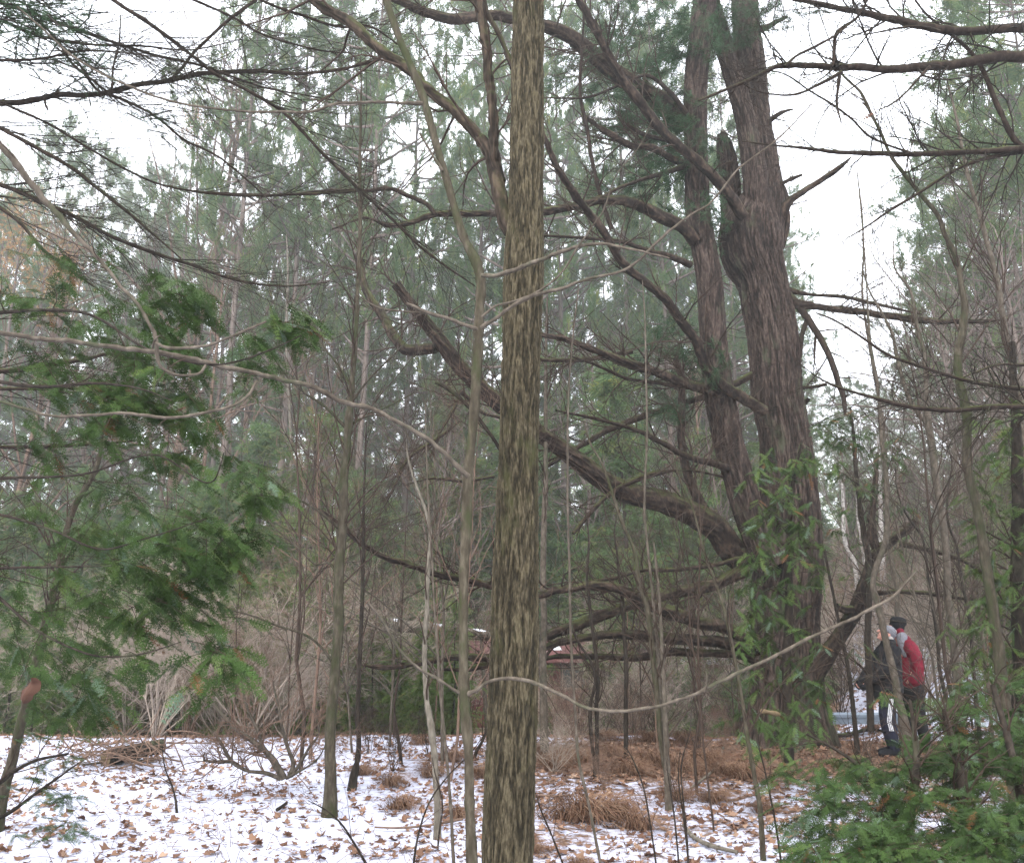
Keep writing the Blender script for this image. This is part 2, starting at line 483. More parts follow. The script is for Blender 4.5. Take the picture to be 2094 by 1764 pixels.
# ------------------------------------------------------------------ foliage templates
def spray_template(r, side=9, sub=4, w=0.012, wide=0.72):
    """flat cedar spray in the XY plane, one unit long"""
    V, T = [], []
    def kite(p, d, L, wd, z0):
        nrml = np.array([-d[1], d[0], 0]); q = p + d * L
        k = len(V)
        dz = -0.10 * L * L
        V.extend([p + nrml * wd * 0.8, q + [0, 0, dz], p - nrml * wd * 0.8])
        T.append([k, k + 1, k + 2])
        return q
    def rot(d, a): return np.array([d[0] * math.cos(a) - d[1] * math.sin(a), d[0] * math.sin(a) + d[1] * math.cos(a), 0])
    ax = np.array([1.0, 0, 0]); bend = r.uniform(-0.3, 0.3)
    p = np.zeros(3)
    kite(p, ax, 1.0, w * 0.8, 0)
    for i in range(side):
        x = 0.06 + 0.9 * i / side
        for sg in (-1, 1):
            a = sg * r.uniform(0.55, 0.85)
            L = wide * (0.5 * (1 - x) ** 0.7 + 0.08) * r.uniform(0.6, 1.2) * (0.55 + 1.3 * min(x, 0.35))
            o = np.array([x + r.uniform(-0.02, 0.02), 0, -0.1 * x * x])
            d = rot(ax, a)
            kite(o, d, L, w * 1.1, 0)
            ns = int(sub * L / 0.3 + 0.3)
            for j in range(ns):
                y = (0.2 + 0.75 * j / ns) * L
                for s2 in (-1, 1):
                    kite(o + d * y, rot(d, s2 * r.uniform(0.5, 0.8)), (L - y) * 0.45 + 0.05, w * 1.15, 0)
    return np.array(V), np.array(T)

def tuft_template(r, n=16, w=0.035, spread=0.9):
    """needles fanning round +X, one unit long"""
    V, T = [], []
    for i in range(n):
        d = nrm(np.array([1.0, *(r.normal(size=2) * spread)]))
        o = np.array([r.uniform(-0.5, 0.2), 0, 0]); L = r.uniform(0.7, 1.1)
        s_ = nrm(np.cross(d, r.normal(size=3))) * w
        k = len(V); e = o + d * L + np.array([0, 0, -0.08])
        V.extend([o - s_ * 0.5, o + s_ * 0.5, e]); T.append([k, k + 1, k + 2])
    return np.array(V), np.array(T)

def place(mb, tmpls, pos, axis, up, scale, tint, r=None):
    """copies of small templates with X along axis and Z near up"""
    r = r or rng
    pos = np.asarray(pos); N = len(pos)
    if N == 0: return
    ax = nrm(np.asarray(axis)); sd = nrm(np.cross(up, ax)); u2 = np.cross(ax, sd)
    scale = np.broadcast_to(scale, (N,)); tint = np.broadcast_to(tint, (N,))
    which = r.integers(0, len(tmpls), N)
    for k, (V, T) in enumerate(tmpls):
        s = np.where(which == k)[0]
        if not len(s): continue
        B = np.stack([ax[s], sd[s], u2[s]], 1)                # N,3,3
        W = np.einsum('vi,nij->nvj', V, B) * scale[s][:, None, None] + pos[s][:, None]
        TT = T[None] + (np.arange(len(s)) * len(V))[:, None, None]
        mb.add(W, t=TT, c=np.repeat(tint[s], len(V)))

_r = np.random.default_rng(3)
SPRAY = [spray_template(_r, 8, 2.2, 0.017) for _ in range(6)]
SPRAY_M = [spray_template(_r, 7, 1.4, 0.022, 0.7) for _ in range(4)]
SPRAY_LO = [spray_template(_r, 5, 2, 0.022) for _ in range(3)]
TUFT = [tuft_template(_r, 22, 0.045) for _ in range(4)]
TUFT_LO = [tuft_template(_r, 8, 0.125) for _ in range(5)]

def cedar_clumps(mb, tw, clumps, size, droop=0.35, lean=(0.7, 0, 0), tmpl=SPRAY, dens=1.0, orange=0.015, blue=0.04, tmean=0.34):
    """clumps: (px, py, rx, ry, Y, n) in the picture; each grows twigs that carry sprays"""
    for (px, py, rx, ry, Y, n) in clumps:
        n = max(2, int(n * dens))
        th = rng.uniform(0, 2 * np.pi, n); rr = np.sqrt(rng.random(n))
        c, dep = P(px, py, Y); k = dep / FV
        pos = c + np.stack([np.cos(th) * rr * rx * k, rng.normal(size=n) * max(rx, ry) * k * 0.7, np.sin(th) * rr * ry * k], 1)
        out = nrm(np.asarray(lean) + rng.normal(size=(n, 3)) * [0.75, 0.75, 0.22] + [0, 0, -droop])
        L = rng.uniform(0.9, 1.7, n)[:, None] * size
        K = 5
        t = np.linspace(0, 1, K)
        path = pos[:, None] + out[:, None] * (t[None, :, None] - 0.4) * L[:, None] + np.array([0, 0, -0.25]) * (t[None, :, None] ** 2) * L[:, None]
        tubes(tw, path, np.full((n, K), size * 0.010) * np.linspace(1.2, 0.4, K), 3)
        for f in (0.25, 0.5, 0.72, 0.95):
            for sg in ((-1, 1) if f < 0.9 else (0,)):
                i = int(f * (K - 1)); p = path[:, i]
                tan = nrm(path[:, min(i + 1, K - 1)] - path[:, max(i - 1, 0)])
                sd = nrm(np.cross(tan, [0, 0, 1.0])); a = sg * rng.uniform(0.5, 1.0, n)[:, None]
                axd = nrm(np.cos(a) * tan + np.sin(a) * sd + rng.normal(size=(n, 3)) * 0.15 + [0, 0, -droop * 0.5])
                up = nrm(rng.normal(size=(n, 3)) * 0.45 + [0, 0, 1.0])
                tint = np.clip(rng.normal(tmean, 0.14, n), 0, 0.74)
                u = rng.random(n)
                tint = np.where(u < blue, rng.uniform(0.82, 0.9, n), tint)
                tint = np.where(u > 1 - orange, rng.uniform(0.94, 1.0, n), tint)
                place(mb, tmpl, p, axd, up, size * rng.uniform(0.65, 1.15, n), tint)
# ------------------------------------------------------------------ the shaggy trunk in the middle
def root_at(px, py, Y):
    p = P(px, py, Y)[0]
    return np.array([p[0], p[1], float(H(p[0], p[1]))])

def extend_down(Pt, R, dz=0.12):
    """carry the first point of a stem down into the ground"""
    g = float(H(Pt[0, 0], Pt[0, 1])) - dz
    if Pt[0, 2] > g:
        d = Pt[0] - Pt[min(3, len(Pt) - 1)]
        d = d / abs(d[2]) * (Pt[0, 2] - g) if abs(d[2]) > 0.02 else np.array([0, 0, g - Pt[0, 2]])
        d[:2] *= 0.5
        n = max(2, int((Pt[0, 2] - g) / 0.15) + 1)
        ext = [Pt[0] + d * (1 - i / n) for i in range(n)]
        rr = [R[0] * (1 + 0.25 * (1 - i / n)) for i in range(n)]
        return np.vstack([ext, Pt]), np.concatenate([rr, R])
    return Pt, R

MID = [(1038, 1764, 102), (1045, 1550, 99), (1049, 1424, 97), (1055, 1143, 88), (1060, 925, 78), (1066, 700, 78),
       (1071, 520, 79), (1074, 460, 72), (1078, 300, 66), (1079, 150, 63), (1081, 0, 61), (1082, -120, 60)]
pt, rr = limb3(MID, 4.6, 4.6, jit=0)
pt, rr = extend_down(pt, rr)
mid = thing('shaggy_trunk_tree', 'thick foreground tree with shaggy olive brown bark crossing the whole photo in the middle', 'tree', [pt[0, 0], pt[0, 1], float(H(pt[0, 0], pt[0, 1]))])
mb = MB(); btube(mb, pt, rr, 160, 0.010, 0.011, 52, 0.06, 11, 0.045)
part(mb, 'trunk', mid, M_shag)
tw = MB()
def add_limb(root, name, pts, Y0, Y1, mat, twm=None, ntw=0, tl=(0.3, 0.8), sides=14, amp=0.0, label=None, jit=0.006, lvl2=3, curl=0.12, up=0.05, rough=None, cap=False, ang=(0.5, 1.1), bias=None, tt=(0.15, 1.0), rmax=0.012, down=False, rmul=.35):
    a, b = limb3(pts, Y0, Y1, jit=jit)
    if down: a, b = extend_down(a, b)
    m_ = MB()
    if rough: btube(m_, a, b, *rough)
    else: tubes(m_, a, b, sides, 0.5, cap)
    part(m_, name, root, mat, label=label)
    if twm is not None and ntw:
        c, d = grow(a, b, int(ntw * 1.45), tl, ang, tt, 7, up, curl, rmul, 0.0016 * Y0 / 6, rmax, bias)
        tubes(twm, c, d, 3)
        if lvl2:
            c2, d2 = grow(c, d, lvl2 * 1.7, (tl[0] * 0.4, tl[1] * 0.55), (0.4, 0.9), (0.2, 0.95), 4, up, curl * 1.2, 0.6, 0.0012 * Y0 / 6)
            tubes(twm, c2, d2, 3)
            return a, b, c, c2
        return a, b, c, None
    return a, b, None, None

add_limb(mid, 'limb', R_(1, [(1045, 1345, 85), (1015, 1270, 92), (985, 1150, 84), (950, 1000, 78), (915, 890, 72), (820, 770, 62), (700, 640, 58), (540, 510, 58), (430, 400, 58), (300, 310, 62), (180, 210, 60), (60, 100, 58), (-60, 40, 56), (-150, -40, 54)]), 4.62, 5.3, M_rough, tw, 7, (0.5, 1.3), rough=(40, 0.012, 0.007, 9, 0.10, 21, 0.06), jit=0.003)
add_limb(mid, 'limb', R_(1, [(985, 1060, 50), (950, 940, 54), (936, 860, 55), (938, 760, 58), (930, 620, 52), (908, 450, 52), (895, 300, 54), (875, 150, 58), (855, -20, 56), (850, -120, 54)]), 4.72, 4.9, M_rough, tw, 6, (0.4, 1.0), rough=(36, 0.012, 0.007, 9, 0.10, 22, 0.06), jit=0.003)
add_limb(mid, 'limb', R_(1, [(1060, 420, 22), (1010, 290, 26), (960, 180, 28), (905, 90, 30), (880, 0, 30)]), 4.75, 5.0, M_rough, tw, 4, (0.3, 0.8))
add_limb(mid, 'broken_branch', R_(11, [(990, 1010, 20), (965, 980, 22), (900, 870, 22), (850, 800, 22), (760, 700, 24), (680, 635, 26), (600, 592, 22)]), 4.6, 4.5, M_dark, tw, 5, (0.15, 0.5))
part(tw, 'twigs', mid, M_twig, 'stuff')

# ------------------------------------------------------------------ slender tree with long curving branches
tw = MB(); sl_pts = (R_(21, [(812, 1764, 62), (800, 1500, 58), (790, 1100, 54), (765, 780, 66), (762, 600, 56), (765, 0, 60)])
                     + R_(11, [(775, 1500, 60), (788, 1120, 64), (800, 1000, 58), (835, 600, 60), (855, 200, 60)])
                     + R_(1, [(862, 1620, 56), (850, 1560, 60), (765, 1380, 48), (675, 1080, 46), (595, 800, 44), (530, 560, 46), (470, 400, 42), (400, 240, 44), (340, 80, 42), (305, -30, 44), (280, -120, 42)]))
a, b = limb3(sl_pts, 4.0, 4.3, jit=0.001); a, b = extend_down(a, b)
slim = thing('slender_tree', 'slender smooth grey green tree just left of the shaggy trunk with long curving pale branches', 'tree', [a[0, 0], a[0, 1], float(H(a[0, 0], a[0, 1]))])
mb = MB(); btube(mb, a, b, 40, 0.02, 0.0012, 9, 0.2, 31, 0.05); part(mb, 'trunk', slim, M_grey)
def sb(pts, y0, y1, n=0, nm='branch', sides=10, mat=None, tl=(0.15, 0.4)):
    return add_limb(slim, nm, pts, y0, y1, mat or M_smooth, tw, n + 2, tl, sides, jit=0.010, lvl2=0)
sb(R_(11, [(790, 1140, 34), (745, 1100, 30), (600, 970, 27), (400, 850, 27), (220, 760, 28), (0, 702, 30)]) + R_(10, [(1850, 650, 29), (1500, 572, 28), (1200, 497, 28), (900, 430, 28), (600, 393, 28), (300, 347, 28), (-60, 290, 28), (-300, 260, 26)]), 4.05, 3.0, 3)
sb(R_(10, [(1485, 590, 18), (1460, 640, 18), (1380, 710, 18), (1200, 765, 18), (950, 797, 18), (700, 776, 18), (500, 795, 18), (300, 790, 17), (150, 745, 17), (-60, 690, 15)]), 3.42, 3.0)
sb(R_(10, [(1195, 495, 17), (1160, 540, 17), (1080, 556, 17), (990, 540, 17), (930, 495, 20), (910, 430, 24), (905, 365, 26), (850, 240, 22), (780, 130, 20), (690, 30, 20)]) + R_(0, [(560, 1500, 22), (450, 1390, 26), (300, 1230, 34), (210, 1130, 38), (90, 970, 40), (-40, 800, 40), (-200, 600, 38)]), 3.35, 2.9, 3)
sb(R_(10, [(905, 365, 18), (960, 388, 20), (1050, 392, 19), (1200, 378, 18), (1350, 325, 16), (1450, 280, 15), (1545, 240, 12)]), 3.22, 3.1)
sb(R_(10, [(885, 400, 12), (900, 350, 12), (930, 318, 5)]), 3.24, 3.2)
sb(R_(1, [(868, 1600, 30), (930, 1600, 26), (1050, 1575, 26), (1200, 1520, 24), (1400, 1450, 22), (1550, 1418, 18), (1700, 1440, 16), (1850, 1475, 12), (1960, 1500, 8)]), 4.15, 3.75)
sb(R_(11, [(868, 275, 26), (900, 250, 24), (1000, 190, 22), (1150, 110, 22), (1350, 50, 20), (1500, 0, 18)]) + R_(1, [(1720, 1560, 18), (1900, 1390, 16), (2089, 1245, 13)]) + R_(2, [(220, 1215, 12), (450, 970, 11), (620, 840, 10), (750, 720, 8), (880, 580, 5)]), 4.1, 3.5)
sb(R_(11, [(868, 215, 16), (930, 165, 15), (1060, 125, 15), (1180, 80, 14), (1280, 10, 12)]) + R_(1, [(1350, 1560, 12), (1420, 1440, 11), (1500, 1330, 9), (1560, 1250, 8), (1660, 1000, 6), (1770, 870, 5), (1860, 690, 4)]), 4.1, 3.7)
sb(R_(11, [(840, 285, 26), (800, 275, 24), (700, 240, 21), (560, 190, 20), (430, 135, 17)]), 4.1, 3.95)
sb(R_(11, [(560, 195, 11), (400, 180, 10), (250, 150, 9), (140, 80, 6)]), 4.0, 3.9)
sb(R_(21, [(775, 790, 36), (830, 770, 24), (900, 725, 21), (1000, 700, 20), (1100, 703, 22), (1250, 748, 20), (1350, 790, 21), (1430, 838, 19), (1560, 873, 20), (1700, 882, 19), (1850, 862, 19), (2000, 820, 18)]) + R_(22, [(40, 830, 22), (200, 780, 22), (400, 682, 21), (600, 585, 20), (900, 440, 19), (1150, 310, 18), (1350, 195, 17), (1430, 110, 13), (1468, 65, 14)]), 4.05, 3.45)
sb(R_(22, [(232, 770, 14), (243, 730, 12), (246, 640, 10)]), 3.72, 3.7)
sb(R_(21, [(770, 790, 26), (720, 765, 18), (620, 700, 17), (500, 635, 16), (400, 540, 16), (330, 420, 16), (260, 310, 14), (205, 250, 13), (168, 228, 12)]), 4.05, 3.8)
sb(R_(1, [(525, 605, 26), (480, 602, 20), (350, 600, 17), (100, 602, 15), (0, 612, 15)]) + R_(0, [(1850, 642, 15), (1600, 655, 15), (1350, 645, 14), (1000, 592, 13), (750, 512, 13), (600, 440, 12), (420, 330, 12), (260, 180, 10), (100, 40, 9)]), 4.2, 3.6, 4, tl=(0.1, 0.5))
sb(R_(1, [(640, 990, 18), (590, 910, 15), (550, 840, 13), (508, 772, 12)]), 4.2, 4.15)
part(tw, 'twigs', slim, M_twig, 'stuff')

# ------------------------------------------------------------------ saplings and thin trees on the flat ground
def sapling(name, label, cat, pts, Y, mat, side=9, ntw=6, tl=(0.4, 1.1), Y1=None, branches=(), group=None, up=0.5, ang=(0.5, 0.9), tmat=None, tt=(0.25, 1.0), lvl2=3, rough=None):
    a, b = limb3(pts, Y, Y1 or Y, jit=0.003)
    a, b = extend_down(a, b, 0.08)
    root = thing(name, label, cat, [a[0, 0], a[0, 1], float(H(a[0, 0], a[0, 1]))], group)
    m_ = MB()
    if rough: btube(m_, a, b, *rough)
    else: tubes(m_, a, b, side)
    part(m_, 'trunk', root, mat)
    tw = MB()
    if ntw:
        c, d = grow(a, b, int(ntw * 1.9), tl, ang, tt, 7, up * 0.4, 0.07, 0.45, 0.0018 * Y / 6, 0.01)
        tubes(tw, c, d, 3)
        if lvl2:
            c2, d2 = grow(c, d, lvl2, (tl[0] * 0.35, tl[1] * 0.45), (0.4, 0.8), (0.25, 0.95), 5, 0.1, 0.1, 0.6, 0.0014 * Y / 6)
            tubes(tw, c2, d2, 3)
    for (bp, y0, y1) in branches:
        add_limb(root, 'branch', bp, y0, y1, mat, tw, 6, (0.2, 0.6), 8, jit=0.003, lvl2=2, up=0.1)
    part(tw, 'twigs', root, tmat or M_twig, 'stuff')
    return root

sapling('maple_tree', 'young grey brown tree standing in the snow left of the slender tree', 'tree',
        R_(20, [(1915, 1435, 90), (1918, 1350, 78), (1928, 900, 64), (1945, 600, 60), (1955, 300, 60), (1968, 0, 56)]) + R_(10, [(1980, 1500, 52), (1990, 1100, 50), (2005, 930, 44), (2012, 850, 50), (2030, 700, 36), (2050, 450, 32), (2068, 200, 28)]) + R_(1, [(145, 1700, 24), (158, 1400, 24), (160, 1000, 19), (165, 700, 14), (168, 450, 9), (165, 330, 5)]),
        8.0, M_grey, 14, 26, (0.5, 1.5), rough=(32, 0.03, 0.003, 7, 0.3, 41, 0.05),
        branches=[(R_(20, [(1935, 610, 22), (1890, 540, 16), (1800, 455, 14), (1600, 382, 12), (1400, 310, 9), (1290, 290, 6)]), 8, 7.4),
                  (R_(20, [(1965, 115, 16), (1900, 20, 15)]) + R_(10, [(1850, 1650, 14), (1740, 1560, 12), (1560, 1400, 9), (1480, 1300, 5)]), 8, 8.3),
                  (R_(10, [(2010, 860, 22), (1900, 745, 16), (1750, 640, 13), (1600, 470, 9), (1560, 400, 5)]), 8, 7.6),
                  (R_(10, [(2040, 615, 18), (1950, 480, 13), (1850, 340, 10), (1810, 220, 5)]), 8, 8.3),
                  (R_(10, [(1970, 1440, 22), (1850, 1340, 15), (1700, 1250, 11), (1560, 1130, 6)]), 8, 7.6),
                  (R_(11, [(75, 850, 18), (180, 800, 12), (350, 720, 9), (500, 640, 5)]), 8, 8.4),
                  (R_(11, [(110, 710, 18), (200, 590, 12), (350, 440, 9), (480, 310, 5)]), 8, 7.5),
                  (R_(11, [(20, 480, 5), (60, 560, 8), (105, 610, 14)])[::-1], 8, 8.2)])
sapling('leaning_sapling', 'dark smooth sapling leaning right at the far left edge of the snow', 'sapling',
        R_(20, [(-10, 1480, 76), (20, 1330, 66), (60, 1180, 58), (110, 1000, 54), (150, 850, 54), (195, 660, 48), (245, 450, 46), (300, 230, 42)]) + R_(10, [(350, 1620, 36), (390, 1430, 32), (440, 1290, 30), (510, 1180, 28), (560, 1080, 26), (590, 880, 16), (600, 780, 10)]),
        7.5, M_grey, 12, 9, (0.4, 1.1), Y1=6.9, tt=(0.35, 1))
sapling('dark_sapling', 'thin dark crooked sapling right behind the young grey brown tree', 'sapling',
        R_(21, [(125, 1265, 50), (150, 1150, 34), (148, 900, 30), (160, 600, 26), (170, 400, 24), (180, 0, 20), (185, -400, 14), (200, -800, 7)]), 9.4, M_dark, 8, 14, (0.4, 1.2))
sapling('pale_sapling', 'pale tan sapling rising from leafy snow beside the slender tree', 'sapling',
        R_(21, [(612, 1515, 42), (605, 1350, 38), (588, 1150, 36), (570, 980, 40), (548, 850, 34), (535, 650, 28), (548, 250, 26), (560, 0, 24)]) + R_(11, [(565, 1430, 20), (545, 1350, 18), (490, 1200, 15), (445, 1050, 12), (430, 950, 7)]), 7.3, M_pale, 10, 7, (0.3, 0.9))
sapling('thin_sapling', 'very thin straight stem between the pale sapling and the slender tree', 'sapling',
        R_(21, [(708, 1790, 20), (690, 1500, 19), (665, 1150, 17), (635, 850, 16), (610, 500, 14), (590, 200, 12), (580, 0, 11)]) + R_(11, [(560, 1300, 9), (545, 900, 7), (540, 700, 4)]), 5.9, M_smooth, 8, 5, (0.3, 0.8))
sapling('brown_trunk_tree', 'straight brown trunk seen just right of the shaggy trunk in front of the red cabin', 'tree',
        R_(21, [(1236, 1115, 52), (1232, 900, 46), (1228, 600, 42), (1222, 200, 38)]) + R_(11, [(1222, 1500, 34), (1235, 1200, 30), (1238, 900, 24), (1240, 500, 18), (1250, 100, 10)]), 11.5, M_smooth, 12, 8, (0.5, 1.4), tt=(0.4, 1))
sapling('thin_sapling', 'long thin stem running up over the red cabin, first right of the brown trunk', 'sapling',
        R_(21, [(1562, 1790, 18), (1520, 1580, 17), (1485, 1400, 17), (1430, 1150, 16), (1412, 900, 16), (1390, 500, 15), (1375, 0, 14)]) + R_(11, [(1368, 1400, 14), (1365, 1000, 13), (1375, 600, 12), (1400, 300, 10), (1432, 40, 7)]), 5.9, M_smooth, 8, 7, (0.3, 0.9))
sapling('twin_sapling', 'dark green grey sapling with two parallel stems in front of the cabin doorway', 'sapling',
        R_(21, [(1532, 1245, 34), (1538, 1100, 26), (1535, 900, 24), (1545, 700, 24), (1525, 500, 22), (1500, 300, 20), (1480, 100, 17), (1490, -100, 13), (1470, -300, 8)]), 10.2, M_dark, 9, 7, (0.4, 1.0),
        branches=[(R_(21, [(1528, 1200, 24), (1505, 1050, 22), (1500, 850, 20), (1528, 690, 18), (1490, 570, 17), (1440, 500, 14), (1400, 420, 12), (1380, 300, 8)]), 10.2, 10.0)])
sapling('dark_sapling', 'dark straight stem standing alone midway between cabin and big pine', 'sapling',
        R_(21, [(1706, 1095, 30), (1704, 900, 26), (1708, 650, 24), (1695, 400, 22), (1690, 250, 20), (1665, 100, 16), (1650, -60, 12)]) + R_(11, [(1640, 1500, 9), (1660, 1300, 5)]), 11.8, M_dark, 9, 9, (0.4, 1.0))
sapling('crooked_sapling', 'crooked olive grey sapling with forked stem rising left of the big pine', 'sapling',
        R_(21, [(1955, 1405, 42), (1945, 1250, 36), (1915, 1100, 32), (1890, 850, 32), (1868, 600, 34), (1845, 400, 32), (1825, 280, 32), (1775, 120, 26), (1765, 0, 24)]) + R_(11, [(1778, 1600, 22), (1735, 1520, 20), (1690, 1430, 20), (1640, 1280, 19), (1610, 1180, 17), (1560, 1050, 15), (1500, 950, 11), (1460, 820, 7)]), 8.6, M_grey, 10, 8, (0.3, 1.0))
sapling('thin_sapling', 'straight pinkish grey stem close on the right of the crooked sapling', 'sapling',
        R_(21, [(1950, 1390, 24), (1935, 1200, 22), (1905, 800, 20), (1890, 500, 19), (1862, 200, 17), (1840, 0, 16)]) + R_(11, [(1815, 1340, 15), (1830, 900, 13), (1822, 500, 11), (1815, 200, 8), (1800, 0, 5)]), 8.8, M_smooth, 8, 7, (0.4, 1.1))
sapling('tan_sapling', 'tan stem standing in brown leaves between the crooked sapling and the big pine', 'sapling',
        R_(22, [(25, 1410, 42), (15, 1200, 36), (5, 900, 30), (-10, 600, 24), (-30, 200, 18), (-60, -100, 10)]), 8.55, M_smooth, 9, 6, (0.3, 0.8))
sapling('thin_sapling', 'thin brown stem just left of the big pine base, its foot in the leafy snow', 'sapling',
        R_(22, [(285, 1540, 12), (262, 1350, 12), (238, 1150, 12), (210, 900, 11), (185, 650, 10), (150, 400, 8), (140, 100, 5)]), 7.6, M_twig, 6, 8, (0.2, 0.7))
sapling('leaning_sapling', 'grey green sapling leaning left in front of the big pine base', 'sapling',
        R_(22, [(572, 1700, 34), (555, 1450, 30), (520, 1250, 27), (480, 1020, 24), (440, 760, 22), (395, 520, 20), (350, 320, 18), (295, 140, 16), (240, 0, 14)]) + R_(12, [(200, 1450, 13), (165, 1320, 12), (120, 1220, 11), (90, 1150, 10), (50, 1000, 7)]), 6.6, M_grey, 9, 10, (0.3, 0.9))
sapling('smooth_tree', 'smooth grey trunk curving up near the right edge of the photo', 'tree',
        R_(22, [(1960, 700, 66), (1940, 500, 62), (1905, 300, 58), (1880, 100, 56), (1870, 0, 54)]) + R_(12, [(1850, 1500, 52), (1810, 1300, 50), (1770, 1150, 52), (1752, 950, 48), (1748, 750, 50), (1715, 600, 46), (1705, 420, 46), (1730, 280, 44), (1735, 100, 38)]) + R_(2, [(1720, 1650, 34), (1690, 1500, 28), (1620, 1350, 25), (1590, 1260, 24), (1500, 1150, 24), (1400, 1030, 22), (1320, 920, 20), (1250, 760, 18), (1190, 640, 18), (1140, 540, 16), (1040, 440, 12), (960, 330, 8)]),
        7.6, M_grey, 14, 9, (0.5, 1.4), Y1=7.2, rough=(30, 0.03, 0.003, 7, 0.3, 43, 0.04), tt=(0.3, 1))
sapling('forked_tree', 'brown forked trunk standing behind the person in the red jacket', 'tree',
        R_(22, [(1725, 960, 56), (1705, 750, 52), (1675, 450, 44), (1645, 200, 42), (1635, 0, 40)]) + R_(12, [(1620, 1500, 40), (1590, 1300, 40), (1560, 1080, 42), (1530, 880, 40), (1515, 780, 38), (1515, 600, 26), (1500, 420, 24), (1460, 250, 20), (1420, 50, 15)]) + R_(2, [(1340, 1560, 10), (1330, 1400, 6)]), 11.0, M_smooth, 12, 8, (0.5, 1.3),
        branches=[(R_(12, [(1520, 830, 30), (1440, 720, 26), (1390, 600, 24), (1350, 450, 22), (1320, 300, 18), (1270, 200, 14), (1190, 60, 10), (1150, -60, 6)]), 11.0, 11.2)])
sapling('stem_tree', 'dark brown stem crossing in front of the person in the black jacket', 'tree',
        R_(22, [(1410, 1010, 58), (1385, 900, 48), (1355, 780, 44), (1325, 620, 42), (1290, 480, 38), (1245, 280, 36), (1215, 160, 32)]) + R_(12, [(1290, 1500, 28), (1295, 1200, 26), (1270, 950, 22), (1255, 750, 20), (1240, 600, 17), (1200, 380, 14), (1180, 100, 9)]) + R_(2, [(1150, 1300, 8), (1120, 1000, 4)]), 10.6, M_smooth, 10, 9, (0.4, 1.2), Y1=10.9)
sapling('dark_sapling', 'thin dark stem to the right of the person in the red jacket', 'sapling',
        R_(22, [(1650, 850, 24), (1600, 640, 22), (1590, 500, 20), (1565, 300, 20), (1545, 200, 18), (1520, 0, 15)]) + R_(12, [(1500, 1500, 14), (1400, 1350, 12), (1350, 1200, 9), (1340, 1000, 6)]), 11.6, M_dark, 8, 6, (0.4, 1.0))
sapling('dark_sapling', 'thin crooked dark stem between the forked brown trunk and the smooth grey trunk', 'sapling',
        R_(22, [(1815, 860, 24), (1790, 600, 20), (1765, 300, 18), (1720, 100, 16), (1690, -100, 14)]) + R_(12, [(1660, 1450, 13), (1650, 1200, 10), (1670, 1050, 8), (1640, 950, 5)]), 10.4, M_dark, 8, 6, (0.4, 1.0))
sapling('dark_sapling', 'thin dark stem between the big pine and the two people', 'sapling',
        R_(22, [(1105, 930, 30), (1085, 750, 26), (1055, 560, 22), (1010, 350, 20), (990, 250, 18), (950, 50, 16), (930, -60, 14)]), 12.0, M_dark, 8, 6, (0.4, 0.9))
sapling('bare_sapling', 'upright thin sapling against the white sky gap right of the big pine', 'sapling',
        R_(22, [(1350, 500, 26), (1335, 100, 26)]) + R_(12, [(1320, 1650, 24), (1290, 1150, 22), (1270, 850, 20), (1225, 560, 17), (1180, 300, 14), (1150, 60, 12)]) + R_(2, [(1155, 1500, 11), (1150, 1250, 9), (1120, 1000, 6)]), 13.4, M_smooth, 9, 16, (0.5, 1.5))
sapling('tall_sapling', 'dark tall stem in the tangle at the upper right of the photo', 'tree',
        R_(22, [(2150, 700, 50), (2110, 300, 46)]) + R_(12, [(2080, 900, 42), (2040, 650, 40), (2000, 450, 38), (1960, 200, 34), (1930, 0, 32)]) + R_(2, [(1900, 1500, 28), (1840, 1270, 24), (1760, 1000, 20), (1700, 700, 15), (1650, 500, 10)]), 9.0, M_smooth, 10, 22, (0.5, 1.6), tt=(0.3, 1))

# ------------------------------------------------------------------ the big old pine and its limbs
mainP = R_(22, [(722, 1060, 560), (722, 980, 500), (718, 880, 440), (710, 600, 392), (708, 200, 384)]) + R_(12, [(733, 1600, 352), (725, 1200, 325), (702, 900, 285), (665, 700, 285), (640, 400, 275), (600, 150, 272), (570, 0, 268)]) + R_(2, [(545, 1600, 290), (515, 1480, 340), (505, 1330, 340), (520, 1230, 250), (545, 1120, 150), (555, 1020, 60)])
a, b = limb3(mainP, PINE_Y, PINE_Y, jit=0); a, b = extend_down(a, b, 0.2)
pine = thing('old_pine_tree', 'huge old pine with several stems and low spreading limbs, right of centre', 'tree', [a[0, 0], a[0, 1], float(H(a[0, 0], a[0, 1]))])
mb = MB(); btube(mb, a, b, 230, 0.028, 0.032, 76, 0.16, 51, 0.05); part(mb, 'trunk', pine, M_pine)
def stem(pts, y0, y1, seed, sides=110, nu=36):
    a, b = limb3(pts, y0, y1, jit=0.001)
    m_ = MB(); btube(m_, a, b, sides, 0.028, 0.022, nu, 0.14, seed, 0.05); part(m_, 'stem', pine, M_pine)
    return a, b
sA = stem(R_(2, [(610, 1420, 190), (605, 1230, 190), (578, 1000, 182), (535, 700, 160), (500, 400, 172), (482, 200, 156), (470, 0, 150), (460, -150, 140)]), 13.1, 13.3, 52)
sB = stem(R_(2, [(520, 1400, 150), (535, 1100, 140), (500, 850, 120), (445, 600, 104), (385, 400, 100), (330, 200, 96), (265, 0, 96), (215, -150, 90)]), 12.85, 12.6, 53)
sC = stem(R_(12, [(615, 330, 170), (590, 150, 190)]) + R_(2, [(470, 1560, 170), (415, 1400, 140), (390, 1180, 120), (375, 980, 108), (352, 850, 90), (335, 780, 50), (322, 740, 8)]), 13.25, 13.3, 54)
